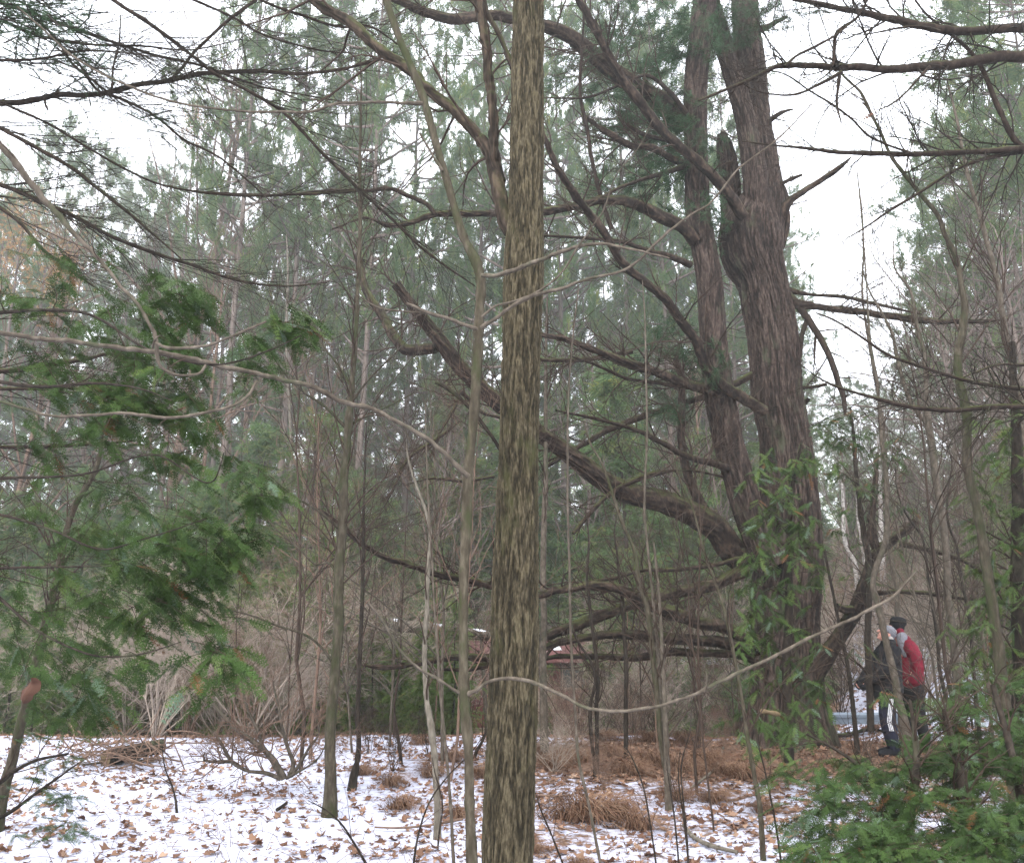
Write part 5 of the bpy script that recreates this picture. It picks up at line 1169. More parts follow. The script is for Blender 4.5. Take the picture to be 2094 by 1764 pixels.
for (a_, b_) in [(-0.16, -0.01), (3.58, 3.84), (5.2, 5.34)]: bp('post', (a_, b_, -0.03, 0.12, 0.30, 2.2), M_tan)
for i in range(5):
    bp('board', (4.27 + i * 0.18, 4.44 + i * 0.18, 0.0, 0.05, 0.30, 1.15 + 0.08 * math.sin(i * 0.8)), M_red)
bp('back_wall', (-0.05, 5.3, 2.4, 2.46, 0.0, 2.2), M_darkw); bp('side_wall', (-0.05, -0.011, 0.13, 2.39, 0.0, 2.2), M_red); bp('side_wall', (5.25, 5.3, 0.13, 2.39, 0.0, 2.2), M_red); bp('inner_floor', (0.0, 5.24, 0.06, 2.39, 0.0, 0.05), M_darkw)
wf = bp('window', (2.76, 3.47, -0.02, 0.03, 1.35, 1.40), M_tan)
for b in [(2.76, 3.47, -0.02, 0.03, 1.91, 1.96), (2.76, 2.80, -0.018, 0.028, 1.41, 1.905), (3.43, 3.47, -0.018, 0.028, 1.41, 1.905), (3.10, 3.13, -0.016, 0.026, 1.41, 1.905)]: bp('frame', b, M_tan, wf)
for b in [(2.81, 3.09, 0.0, 0.01, 1.41, 1.90), (3.14, 3.42, 0.0, 0.01, 1.41, 1.90)]: bp('pane', b, M_glass, wf)
rf = MB(); rf.add([(-0.5, -0.5, 2.13), (5.7, -0.5, 2.13), (5.7, 1.2, 2.62), (-0.5, 1.2, 2.62), (-0.5, 2.9, 2.13), (5.7, 2.9, 2.13), (-0.5, -0.5, 2.23), (5.7, -0.5, 2.23), (5.7, 1.2, 2.72), (-0.5, 1.2, 2.72), (-0.5, 2.9, 2.23), (5.7, 2.9, 2.23)],
   q=[[0, 3, 2, 1], [3, 4, 5, 2], [6, 7, 8, 9], [9, 8, 11, 10], [0, 1, 7, 6], [4, 10, 11, 5], [0, 6, 9, 3], [3, 9, 10, 4], [1, 2, 8, 7], [2, 5, 11, 8]])
part(rf, 'roof', cab, M_roof, smooth=False, local=True)
sn = MB()
for (xa, xb, ya, yb) in [(2.5, 2.8, 0.3, 0.6), (4.4, 5.0, 0.9, 1.15)]:
    f = lambda y: 2.235 + (y + 0.5) * 0.49 / 1.7
    sn.add([(xa, ya, f(ya)), (xb, ya, f(ya)), (xb - 0.1, yb, f(yb) + 0.03), (xa + 0.2, yb, f(yb) + 0.03)], q=[[0, 1, 2, 3]])
part(sn, 'roof_snow', cab, M_snow, smooth=False, local=True)

sx0 = P(1405, 1480, 29)[0][0]
shed = thing('shed', 'small red shed with a snow covered roof just left of the old pine', 'shed', (sx0, 29, float(H(sx0, 29)) - 0.02))
for (a_, b_) in [(0.05, 0.17), (1.0, 1.12), (1.9, 2.1)]: bp('post', (a_, b_, 0, 0.12, 0, 1.9), M_red, shed)
for i in range(4): bp('board', (0.2 + i * 0.2, 0.39 + i * 0.2, 0.02, 0.06, 0.0, 0.9), M_red, shed)
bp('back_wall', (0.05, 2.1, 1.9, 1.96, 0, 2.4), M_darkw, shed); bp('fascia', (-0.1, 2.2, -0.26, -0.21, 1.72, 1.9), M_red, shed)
for (nm, mt, o_) in [('roof', M_roof, 0.0), ('roof_snow', M_snow, 0.07)]:
    r_ = MB(); r_.add([(-0.1, -0.2, 1.86 + o_), (2.2, -0.2, 1.86 + o_), (2.2, 2.1, 2.5 + o_), (-0.1, 2.1, 2.5 + o_), (-0.1, -0.2, 1.92 + o_), (2.2, -0.2, 1.92 + o_), (2.2, 2.1, 2.56 + o_), (-0.1, 2.1, 2.56 + o_)],
        q=[[0, 3, 2, 1], [4, 5, 6, 7], [0, 1, 5, 4], [1, 2, 6, 5], [2, 3, 7, 6], [3, 0, 4, 7]])
    part(r_, nm, shed, mt, smooth=False, local=True)

# fallen trunk with snow along its top, hung up in the brush
a, b = limb3([(765, 1274, 26), (830, 1280, 25), (900, 1287, 22), (960, 1293, 18), (1012, 1300, 14)], 20.0, 20.5, jit=0)
lg = thing('fallen_log', 'grey fallen trunk topped with snow patches, above the brush left of the slender tree', 'log', (a[0, 0], 20, float(H(a[0, 0], 20))))
m_ = MB(); tubes(m_, a, b, 12, 0.5, True); part(m_, 'trunk', lg, M_smooth)
for (i0, i1) in ((1, 9), (11, 17), (20, len(a) - 1)):
    m_ = MB(); e_ = np.sin(np.linspace(0.15, 3.0, i1 - i0)) ** 0.5; tubes(m_, a[i0:i1] + [0, 0, 0.03], b[i0:i1] * 0.85 * e_, 10, 0.5); part(m_, 'snow_cap', lg, M_snow)
m_ = MB()
for i in (1, len(a) - 4):
    tubes(m_, np.array([a[i] - [0, 0, 0.05], [a[i, 0] + 0.2, a[i, 1] + 0.3, float(H(a[i, 0], a[i, 1] + 0.3)) - 0.1]]), np.array([0.05, 0.06]), 6)
part(m_, 'limb', lg, M_smooth)

# low grey-blue bench behind the pine
bx = P(1686, 1470, 14.3)[0][0]; bz = float(H(bx, 14.3))
bench = thing('low_bench', 'low pale blue grey bench between the old pine and the people', 'bench', (bx, 14.3, bz))
M_blue = flat_mat('blue_grey_wood', (0.17, 0.2, 0.235), 0.2, 8)
bp('seat', (0, 1.35, 0, 0.42, 0.30, 0.345), M_blue, bench); bp('front_board', (0.02, 1.33, 0.02, 0.05, 0.2, 0.296), M_blue, bench)
for q_ in (0.06, 1.2): bp('leg', (q_, q_ + 0.08, 0.06, 0.38, -0.05, 0.296), M_blue, bench)

# ------------------------------------------------------------------ people
def blob(mb, pts, rad, n=14, sy=1.0, capn=3):
    """closed tube with rounded ends; sy stretches it sideways (y)"""
    pts = np.asarray(pts, float); rad = np.asarray(rad, float)
    m = max(6, 5 * (len(pts) - 1) + 1); q = spline(np.column_stack([pts, rad]), m)
    p, r = q[:, :3], q[:, 3]
    d0, d1 = nrm(p[0] - p[1]), nrm(p[-1] - p[-2])
    A = [p[0] + d0 * r[0] * math.sin(t) for t in (1.5, 1.1, 0.6)]; ra = [r[0] * math.cos(t) + 0.0005 for t in (1.5, 1.1, 0.6)]
    B = [p[-1] + d1 * r[-1] * math.sin(t) for t in (0.6, 1.1, 1.5)]; rb_ = [r[-1] * math.cos(t) + 0.0005 for t in (0.6, 1.1, 1.5)]
    P3 = np.vstack([A, p, B]); R3 = np.concatenate([ra, r, rb_])
    s0 = mb.n; k0 = len(mb.v)
    tubes(mb, P3, R3, n)
    if sy != 1.0:
        v = mb.v[-1]; c = p[:, 1].mean(); v[:, 1] = (v[:, 1] - c) * sy + c
    K = len(P3); mb.q.append(np.zeros((0, 4), int))
    mb.t.append(np.array([[s0, s0 + (i + 1) % n, s0 + i] for i in range(1, n - 1)] ) if False else np.array([[s0, s0 + i + 1, s0 + i] for i in range(1, n - 1)]))
    e = s0 + (K - 1) * n; mb.t.append(np.array([[e, e + i, e + i + 1] for i in range(1, n - 1)]))

def ellip(mb, c, rx, ry, rz, rot=0.0, n=20):
    """ellipsoid, turned about y by rot"""
    th = np.linspace(0.02, np.pi - 0.02, n); ph = np.arange(n) * 2 * np.pi / n
    T, F = np.meshgrid(th, ph, indexing='ij')
    v = np.stack([np.sin(T) * np.cos(F) * rx, np.sin(T) * np.sin(F) * ry, np.cos(T) * rz], -1)
    cr, sr = math.cos(rot), math.sin(rot)
    v = np.stack([v[..., 0] * cr + v[..., 2] * sr, v[..., 1], -v[..., 0] * sr + v[..., 2] * cr], -1) + np.asarray(c)
    b = (np.arange(n - 1) * n)[:, None]; i = np.arange(n)[None]; j = (i + 1) % n
    s0 = mb.n
    mb.add(v, q=np.stack([b + i, b + n + i, b + n + j, b + j], -1))
    mb.t.append(np.array([[s0, s0 + i_, s0 + i_ + 1] for i_ in range(1, n - 1)])); e = s0 + (n - 1) * n
    mb.t.append(np.array([[e, e + i_ + 1, e + i_] for i_ in range(1, n - 1)]))

def fused(o, vox, smooth=6, folds=0.0):
    m = o.modifiers.new('remesh', 'REMESH'); m.mode = 'VOXEL'; m.voxel_size = vox; m.use_smooth_shade = True
    s_ = o.modifiers.new('smooth', 'SMOOTH'); s_.factor = 0.5; s_.iterations = smooth
    if folds:
        tx = bpy.data.textures.new('folds', 'CLOUDS'); tx.noise_scale = 0.11; tx.noise_depth = 2
        d = o.modifiers.new('folds', 'DISPLACE'); d.texture = tx; d.strength = folds; d.mid_level = 0.5; d.texture_coords = 'LOCAL'
    return o

M_skin = flat_mat('skin', (0.52, 0.26, 0.2), 0.08, 20, 0.5)
M_black = flat_mat('black_cloth', (0.012, 0.012, 0.014), 0.3, 20, 0.75)
M_navy = flat_mat('dark_navy_cloth', (0.014, 0.014, 0.026), 0.3, 20, 0.7)
M_redc = flat_mat('crimson_cloth', (0.16, 0.012, 0.026), 0.35, 9, 0.65)
M_greyc = flat_mat('grey_cloth', (0.18, 0.18, 0.2), 0.15, 30, 0.8)
M_white = flat_mat('white_stripe', (0.72, 0.72, 0.74), 0.05, 30, 0.7)
M_hair = flat_mat('grey_hair', (0.4, 0.37, 0.34), 0.3, 60, 0.8)

def hand(mb, w, d, side, s=1.0, r=0.009):
    w = np.asarray(w, float); d = nrm(np.asarray(d, float)); sd = nrm(np.cross(d, [0, side, 0.0])); y = np.array([0, 1.0, 0])
    blob(mb, [w, w + d * 0.045 * s, w + d * 0.085 * s], [0.024 * s, 0.032 * s, 0.028 * s], 12)
    for k, (o_, L) in enumerate([(-0.03, 0.062), (-0.010, 0.075), (0.011, 0.072), (0.03, 0.055)]):
        b0 = w + d * 0.08 * s + sd * o_ * s
        c = nrm(d + y * -side * 0.5); e = nrm(d * 0.3 + y * -side)
        blob(mb, [b0, b0 + c * L * 0.5, b0 + c * L * 0.5 + e * L * 0.45], [r * 1.1, r, r * 0.85], 8)
    t0 = w + d * 0.03 * s - sd * 0.028 * s
    t1 = t0 + nrm(-sd + d - y * side * 0.6) * 0.035; blob(mb, [t0, t1, t1 + nrm(d - y * side * 0.8) * 0.028], [r * 1.4, r * 1.2, r], 8)

def head(mb, c, rot):
    """head whose face looks along -x when rot is 0, tilted back by rot"""
    c = np.asarray(c, float); cr, sr = math.cos(rot), math.sin(rot)
    def L(x, y, z): return c + np.array([x * cr + z * sr, y, -x * sr + z * cr])
    ellip(mb, L(0.01, 0, 0.02), 0.098, 0.078, 0.105, rot); ellip(mb, L(-0.03, 0, -0.05), 0.06, 0.058, 0.065, rot)
    blob(mb, [L(-0.088, 0, 0.02), L(-0.115, 0, -0.02)], [0.011, 0.016], 8)
    blob(mb, [L(-0.086, -0.022, -0.058), L(-0.09, 0, -0.06), L(-0.086, 0.022, -0.058)], [0.006, 0.009, 0.006], 8)
    blob(mb, [L(-0.07, -0.012, -0.098), L(-0.07, 0.012, -0.098)], [0.016, 0.016], 8)
    for s_ in (-1, 1):
        ellip(mb, L(0.015, s_ * 0.078, -0.005), 0.018, 0.009, 0.03, rot, 10)
        blob(mb, [L(-0.08, s_ * 0.016, 0.034), L(-0.075, s_ * 0.05, 0.032)], [0.008, 0.006], 8)
    return L

# person in black
p1 = P(1825, 1521, 12.05)[0]; p1z = float(H(p1[0], p1[1]))
m1 = thing('person', 'person in black jacket, grey cap and striped dark trousers, head tilted back looking up', 'person', (p1[0], p1[1], p1z))
m1.scale = (0.975,) * 3
mb = MB(); TL = 0.55
L1 = head(mb, (0.055, 0, 1.61), TL)
blob(mb, [(0.09, 0, 1.42), (0.075, 0, 1.56)], [0.06, 0.055])
blob(mb, [(0.02, 0, 0.86), (0.03, 0, 1.1), (0.07, 0, 1.36), (0.08, 0, 1.44)], [0.13, 0.12, 0.13, 0.08], 16, 1.35)
for s_, hx in ((-1, -0.03), (1, 0.06)):
    kn = (hx - 0.06, s_ * 0.1, 0.47) if s_ < 0 else (hx - 0.02, 0.11, 0.47)
    blob(mb, [(hx, s_ * 0.09, 0.86), kn, (hx + 0.0, s_ * 0.1, 0.08)], [0.085, 0.058, 0.04])
    blob(mb, [(hx + 0.02, s_ * 0.1, 0.05), (hx - 0.16, s_ * 0.11, 0.035)], [0.045, 0.035])
    blob(mb, [(0.07, s_ * 0.19, 1.37), (-0.11, s_ * 0.25, 1.14), (-0.29, s_ * 0.13, 0.97)], [0.055, 0.043, 0.03])
    hand(mb, (-0.29, s_ * 0.13, 0.97), (-0.7, -s_ * 0.2, -0.55), s_)
fused(part(mb, 'body', m1, M_skin, local=True), 0.008, 2)
mb = MB()
blob(mb, [(0.0, 0, 0.84), (0.005, 0, 1.0), (0.03, 0, 1.2), (0.05, 0, 1.36), (0.07, 0, 1.45)], [0.2, 0.2, 0.185, 0.165, 0.11], 24, 1.2)
blob(mb, [(0.075, 0, 1.45), (0.075, 0, 1.53)], [0.085, 0.072], 20)
for s_ in (-1, 1):
    blob(mb, [(0.07, s_ * 0.19, 1.37), (-0.02, s_ * 0.25, 1.25), (-0.11, s_ * 0.255, 1.13), (-0.2, s_ * 0.2, 1.04), (-0.29, s_ * 0.13, 0.97)], [0.095, 0.088, 0.08, 0.072, 0.06], 16)
fused(part(mb, 'jacket', m1, M_black, local=True), 0.012, 3, 0.035)
mb = MB()
for s_ in (-1, 1): hand(mb, (-0.29, s_ * 0.13, 0.965), (-0.7, -s_ * 0.2, -0.55), s_, 1.15, 0.013)
fused(part(mb, 'glove', m1, M_black, local=True), 0.006, 1)
mb = MB()
blob(mb, [(0.02, 0, 0.8), (0.02, 0, 0.95)], [0.15, 0.14], 18, 1.15)
blob(mb, [(-0.03, -0.09, 0.82), (-0.095, -0.1, 0.47), (-0.03, -0.1, 0.12)], [0.115, 0.09, 0.075], 16)
blob(mb, [(0.06, 0.09, 0.82), (0.035, 0.11, 0.47), (0.06, 0.11, 0.12)], [0.115, 0.09, 0.075], 16)
fused(part(mb, 'trousers', m1, M_navy, local=True), 0.012, 3, 0.02)
for k in range(3):
    m_ = MB(); zz = np.linspace(0.76, 0.34, 14); t = (0.82 - zz) / 0.35
    cxl = -0.03 + np.interp(zz, [0.12, 0.47, 0.82], [0.0, -0.065, 0.0]); rl = np.interp(zz, [0.12, 0.47, 0.82], [0.075, 0.09, 0.115])
    xo = -0.022 + 0.022 * k
    yy = -0.098 - np.sqrt(np.maximum(rl ** 2 - xo ** 2, 0)) - 0.010
    a_ = np.stack([cxl + xo - 0.006, yy, zz], 1); b_ = np.stack([cxl + xo + 0.006, yy, zz], 1); i_ = np.arange(13)
    m_.add(np.vstack([a_, b_, a_ + [0, 0.012, 0], b_ + [0, 0.012, 0]]), q=np.vstack([np.stack([i_, i_ + 14, i_ + 15, i_ + 1], 1), np.stack([i_ + 28, i_ + 29, i_ + 43, i_ + 42], 1), np.stack([i_, i_ + 1, i_ + 29, i_ + 28], 1), np.stack([i_ + 14, i_ + 42, i_ + 43, i_ + 15], 1)]))
    part(m_, 'stripe', m1, M_white, local=True)
for s_, hx in ((-1, -0.03), (1, 0.06)):
    mb = MB(); blob(mb, [(hx + 0.035, s_ * 0.105, 0.055), (hx - 0.07, s_ * 0.11, 0.055), (hx - 0.18, s_ * 0.115, 0.042)], [0.055, 0.055, 0.042], 14); part(mb, 'shoe', m1, M_black, local=True)
mb = MB(); ellip(mb, L1(0.028, 0, 0.05), 0.102, 0.09, 0.09, TL); part(mb, 'cap', m1, M_greyc, local=True)
mb = MB(); v = [L1(-0.06, -0.07, 0.085), L1(-0.06, 0.07, 0.085), L1(-0.155, 0.055, 0.07), L1(-0.155, -0.055, 0.07)]
mb.add(v + [q_ + np.array([0.0, 0, 0.008]) for q_ in v], q=[[0, 1, 2, 3], [4, 7, 6, 5], [0, 3, 7, 4], [1, 5, 6, 2], [3, 2, 6, 7], [0, 4, 5, 1]]); part(mb, 'cap_peak', m1, M_black, local=True, smooth=False)
mb = MB()
for s_ in (-1, 1): ellip(mb, L1(-0.088, s_ * 0.033, 0.022), 0.008, 0.026, 0.018, TL, 10)
blob(mb, [L1(-0.09, -0.06, 0.026), L1(0.0, -0.086, 0.02)], [0.004, 0.004], 6); blob(mb, [L1(-0.09, 0.06, 0.026), L1(0.0, 0.086, 0.02)], [0.004, 0.004], 6); blob(mb, [L1(-0.095, -0.012, 0.026), L1(-0.095, 0.012, 0.026)], [0.004, 0.004], 6)
part(mb, 'sunglasses', m1, M_black, local=True)
mb = MB(); ellip(mb, L1(0.05, 0, -0.03), 0.07, 0.08, 0.06, TL); part(mb, 'hair', m1, M_hair, local=True)

# person in red
p2 = P(1868, 1512, 12.6)[0]; p2z = float(H(p2[0], p2[1]))
m2 = thing('person', 'person in crimson jacket, black hat and black trousers standing behind the black jacket', 'person', (p2[0], p2[1], p2z))
mb = MB(); T2 = 0.45
L2 = head(mb, (-0.11, 0.03, 1.60), T2)
blob(mb, [(-0.02, 0.02, 1.42), (-0.08, 0.03, 1.55)], [0.06, 0.055])
blob(mb, [(0.03, 0, 0.88), (0.03, 0, 1.1), (0.0, 0, 1.36), (-0.02, 0, 1.42)], [0.13, 0.12, 0.13, 0.08], 16, 1.35)
for s_ in (-1, 1):
    hx = 0.02 - 0.04 * s_
    blob(mb, [(hx, s_ * 0.09, 0.88), (hx + 0.01, s_ * 0.1, 0.48), (hx + 0.06, s_ * 0.1, 0.08)], [0.085, 0.058, 0.04])
    blob(mb, [(hx + 0.07, s_ * 0.1, 0.05), (hx - 0.1, s_ * 0.11, 0.035)], [0.045, 0.035])
    blob(mb, [(0.0, s_ * 0.19, 1.37), (0.05, s_ * 0.24, 1.12), (-0.02, s_ * 0.2, 0.99)], [0.055, 0.043, 0.03])
    hand(mb, (-0.02, s_ * 0.18, 0.98), (-0.3, 0, -0.7), s_, 0.9)
fused(part(mb, 'body', m2, M_skin, local=True), 0.008, 2)
mb = MB()
blob(mb, [(0.04, 0, 0.9), (0.045, 0, 1.08), (0.035, 0, 1.25), (0.015, 0, 1.38), (0.0, 0, 1.45)], [0.17, 0.175, 0.165, 0.145, 0.1], 24, 1.3)
for s_ in (-1, 1):
    blob(mb, [(0.0, s_ * 0.17, 1.38), (0.04, s_ * 0.235, 1.24), (0.055, s_ * 0.24, 1.1), (0.04, s_ * 0.225, 1.0), (0.0, s_ * 0.2, 0.92)], [0.095, 0.09, 0.085, 0.08, 0.075], 16)
fused(part(mb, 'jacket', m2, M_redc, local=True), 0.012, 3, 0.03)
mb = MB(); blob(mb, [(-0.045, 0, 1.53), (-0.06, 0, 1.6)], [0.075, 0.07], 18, 1.1); part(mb, 'collar', m2, M_redc, local=True)
mb = MB(); blob(mb, [(-0.055, -0.08, 1.5), (-0.07, -0.12, 1.38), (-0.06, -0.14, 1.26)], [0.075, 0.06, 0.04], 16); blob(mb, [(-0.055, 0.08, 1.5), (-0.07, 0.12, 1.38), (-0.06, 0.14, 1.26)], [0.075, 0.06, 0.04], 16); blob(mb, [(-0.04, -0.07, 1.51), (-0.04, 0.07, 1.51)], [0.07, 0.07], 16)
fused(part(mb, 'yoke', m2, M_greyc, local=True), 0.012, 3)
mb = MB()
blob(mb, [(0.03, 0, 0.8), (0.03, 0, 0.95)], [0.15, 0.14], 18, 1.15)
for s_ in (-1, 1):
    hx = 0.02 - 0.04 * s_
    blob(mb, [(hx, s_ * 0.09, 0.84), (hx + 0.01, s_ * 0.1, 0.48), (hx + 0.06, s_ * 0.1, 0.1)], [0.115, 0.09, 0.07], 16)
fused(part(mb, 'trousers', m2, M_black, local=True), 0.012, 3, 0.02)
for s_ in (-1, 1):
    hx = 0.08 - 0.04 * s_
    mb = MB(); blob(mb, [(hx + 0.03, s_ * 0.1, 0.055), (hx - 0.06, s_ * 0.105, 0.055), (hx - 0.16, s_ * 0.11, 0.042)], [0.055, 0.055, 0.042], 14); part(mb, 'shoe', m2, M_black, local=True)
mb = MB(); ellip(mb, L2(0.02, 0, 0.06), 0.108, 0.098, 0.1, T2); blob(mb, [L2(-0.03, 0, 0.13), L2(0.05, 0, 0.15)], [0.07, 0.08], 16, 1.1); fused(part(mb, 'hat', m2, M_black, local=True), 0.009, 3)

# ------------------------------------------------------------------ things on the ground
pb = P(258, 1540, 11.2)[0]; pb[2] = float(H(pb[0], pb[1]))
pile = thing('brush_pile', 'heap of grey sticks around a short log with pale cut end on the left snow', 'brush pile', pb)
m_ = MB(); tubes(m_, np.array([[pb[0] - 0.2, pb[1] - 0.1, pb[2] + 0.1], [pb[0], pb[1] + 0.2, pb[2] + 0.13], [pb[0] + 0.22, pb[1] + 0.55, pb[2] + 0.16]]), np.array([0.1, 0.1, 0.09]), 16); lo = part(m_, 'log', pile, M_dark)
m_ = MB(); a_ = np.arange(16) * 2 * np.pi / 16; c0 = np.array([pb[0] - 0.203, pb[1] - 0.106, pb[2] + 0.1])
m_.add(np.vstack([c0 + np.stack([np.cos(a_) * 0.088, np.cos(a_) * -0.058, np.sin(a_) * 0.096], 1), c0 + [-0.002, -0.004, 0]]), t=[[k, (k + 1) % 16, 16] for k in range(16)]); part(m_, 'cut_end', pile, M_cut)
m_ = MB(); n = 80; ctr = pb + np.stack([rng.normal(0, 0.4, n), rng.normal(0, 0.25, n), 0.05 + rng.random(n) * 0.25], 1)
dd = nrm(rng.normal(size=(n, 3)) * [1, 0.6, 0.4] + [0.3, 0, 0]); K = 6; s = np.linspace(-0.5, 0.5, K); L = rng.uniform(0.4, 1.3, n)
tubes(m_, ctr[:, None] + dd[:, None] * s[None, :, None] * L[:, None, None] + np.cumsum(rng.normal(size=(n, K, 3)), 1) * 0.03, rng.uniform(0.004, 0.014, n)[:, None] * np.linspace(1, 0.4, K)[None], 5); part(m_, 'sticks', pile, M_twigr, 'stuff')

# leaning multi-stemmed shrub on the left snow
sb0 = root_at(577, 1592, 9.25)
ls = thing('leaning_shrub', 'leafless shrub with several stems leaning left over the snow, left of the young tree', 'shrub', sb0)
tw = MB()
for pts in [[(1640, 1275, 46), (1600, 1200, 38), (1550, 1120, 32), (1470, 1050, 30), (1380, 990, 26), (1290, 900, 20), (1200, 800, 16), (1100, 720, 10)],
            [(1650, 1270, 40), (1600, 1170, 30), (1530, 1090, 26), (1500, 1000, 20), (1430, 850, 14), (1400, 700, 9)],
            [(1680, 1260, 34), (1700, 1200, 26), (1670, 1100, 24), (1640, 1000, 20), (1620, 880, 14), (1580, 700, 8)],
            [(1690, 1255, 28), (1740, 1190, 20), (1790, 1100, 16), (1850, 1010, 13), (1840, 930, 9), (1780, 830, 6)],
            [(1630, 1275, 30), (1540, 1240, 24), (1440, 1230, 20), (1340, 1170, 22), (1290, 1080, 20), (1240, 1000, 14)],
            [(1660, 1270, 22), (1740, 1230, 14), (1850, 1150, 10), (1900, 1050, 6)],
            [(1340, 1170, 24), (1250, 1175, 18), (1180, 1160, 12), (1190, 1120, 8)]]:
    add_limb(ls, 'stem', R_(20, pts), 9.25, 9.0, M_smooth, tw, 12, (0.2, 0.8), 8, jit=0.004, lvl2=4, curl=0.15, rmul=.4)
part(tw, 'twigs', ls, M_twigr, 'stuff')

# dry drooping fern and grass clumps
def clump(seed, n=300, h=0.32, w=0.45):
    r = np.random.default_rng(seed); m_ = MB(); az = r.uniform(0, 6.28, n); L = r.uniform(0.5, 1.1, n) * w; K = 5; s = np.linspace(0, 1, K)
    b0 = np.stack([r.normal(size=n) * 0.1, r.normal(size=n) * 0.08, -0.02 + 0 * az], 1); hh = h * r.uniform(0.5, 1.2, n)
    pts = b0[:, None] + np.stack([np.cos(az)[:, None] * (s ** 1.2) * L[:, None], np.sin(az)[:, None] * (s ** 1.2) * L[:, None], (np.sin(s * 2.6) * 1.0)[None] * hh[:, None]], -1) + np.cumsum(r.normal(size=(n, K, 3)), axis=1) * 0.02
    wdt = 0.005 * np.linspace(1, 0.3, K)
    sd = np.stack([-np.sin(az), np.cos(az), 0 * az + 0.4], 1)
    A = pts + sd[:, None] * wdt[None, :, None]; B = pts - sd[:, None] * wdt[None, :, None]
    v = np.stack([A, B], 2).reshape(n, 2 * K, 3); i_ = np.arange(K - 1) * 2
    q = np.stack([i_, i_ + 1, i_ + 3, i_ + 2], 1)[None] + (np.arange(n) * 2 * K)[:, None, None]
    m_.add(v, q=q, c=np.repeat(r.random(n), 2 * K)); return m_
cl = [proto('dry_fern', 'x', 'fern', 'dry brown fern clumps on the snow', [('fronds', clump(400 + k, 300, 0.2, 0.5), M_fern, 'stuff')]) for k in range(3)]
for i, (px, py, s_, lab) in enumerate([(1195, 1640, 1.35, 'largest reddish brown dry fern clump right of the shaggy trunk'), (1250, 1632, 1.0, 'large dry fern clump touching the right side of the largest one'), (1300, 1650, 0.8, None), (1160, 1645, 0.7, None), (1130, 1545, 1.0, None), (1090 + 90, 1540, 1.0, None), (1110, 1520, 0.9, None),
        (1290, 1560, 0.9, None), (1340, 1540, 1.1, None), (1400, 1550, 1.0, None), (1450, 1535, 1.1, None), (1250, 1525, 0.9, None), (1330, 1500, 1.0, None), (1400, 1500, 1.0, None), (1230, 1500, 0.9, None), (1480, 1560, 0.9, None), (1380, 1600, 0.8, None), (1455, 1600, 0.7, None),
        (925, 1540, 0.8, None), (820, 1620, 0.7, None), (880, 1560, 0.8, None), (985, 1560, 0.7, None), (1520, 1570, 0.9, None), (940, 1635, 0.6, None), (860, 1500, 0.8, None), (1560, 1620, 0.6, None), (800, 1575, 0.7, None), (1090, 1700, 0.45, None), (1180, 1720, 0.4, None), (740, 1560, 0.7, None)]):
    Y = 1.6 * FV / (py - 1289); x = P(px, py, Y)[0][0]
    put(cl[i % 3], x, Y, rng.uniform(0, 6.28), s_ * 0.72, lab or 'low brown dry fern clump %s, %s' % (where(px, Y, (8, 9, 10.5, 11.5))[1], where(px, Y, (8, 9, 10.5, 11.5))[0]))

# thin bare stems standing up in the foreground
for (pts, Y, lab) in [(R_(21, [(470, 1790, 14), (500, 1600, 12), (560, 1420, 10), (680, 1250, 8), (800, 1130, 6), (890, 1010, 4)]), 5.7, 'dark thin curved stem bending right in front of the pale sapling'),
                      (R_(21, [(1350, 1790, 13), (1280, 1610, 11), (1200, 1420, 9), (1180, 1350, 4)]), 5.7, 'dark thin stem curving left toward the foot of the shaggy trunk'),
                      (R_(21, [(210, 1790, 16), (130, 1650, 13), (40, 1520, 11), (-60, 1440, 8), (-140, 1400, 4)]), 5.7, 'arching dark stem at the bottom left of the slender tree'),
                      (R_(22, [(140, 1790, 13), (130, 1600, 12), (110, 1400, 10), (100, 1200, 8), (150, 1000, 5)]), 5.8, 'thin dark stem left of the leaning grey green sapling at the bottom'),
                      (R_(22, [(80, 1700, 11), (60, 1500, 10), (30, 1300, 8), (10, 1150, 4)]), 6.1, 'short thin stem at the bottom, under the tan stem'),
                      (R_(22, [(680, 1764, 13), (640, 1500, 12), (590, 1250, 10), (540, 1050, 8), (500, 850, 4)]), 6.0, 'thin stem right of the leaning grey green sapling'),
                      (R_(21, [(1880, 1764, 12), (1850, 1550, 10), (1800, 1300, 9), (1740, 1150, 7), (1700, 1080, 4)]), 5.8, 'straight thin stem left of the crooked sapling foot'),
                      (R_(21, [(2070, 1764, 11), (2040, 1500, 10), (2010, 1250, 7), (2020, 1100, 4)]), 5.8, 'thin stem right of the crooked sapling foot'),
                      (R_(21, [(620, 1600, 11), (640, 1400, 9), (600, 1250, 6), (580, 1150, 4)]), 7.0, 'short thin stem beside the pale sapling foot'),
                      (R_(20, [(1020, 1400, 13), (1000, 1320, 10), (960, 1220, 8), (940, 1080, 4)]), 8.3, 'short dark stem standing alone in the left snow'),
                      (R_(21, [(840, 1110, 20), (870, 1060, 18), (900, 990, 14), (930, 930, 8)]), 11.5, 'dark stick leaning between the slender tree and the shaggy trunk'),
                      (R_(21, [(400, 1160, 22), (385, 1050, 20), (370, 950, 14), (360, 850, 6)]), 11.0, 'short dark stem in the snow by the thin dark crooked sapling')]:
    sapling('seedling', lab, 'stem', pts, Y, M_dark, 7, 4, (0.1, 0.4), lvl2=2, tt=(0.3, 0.95))
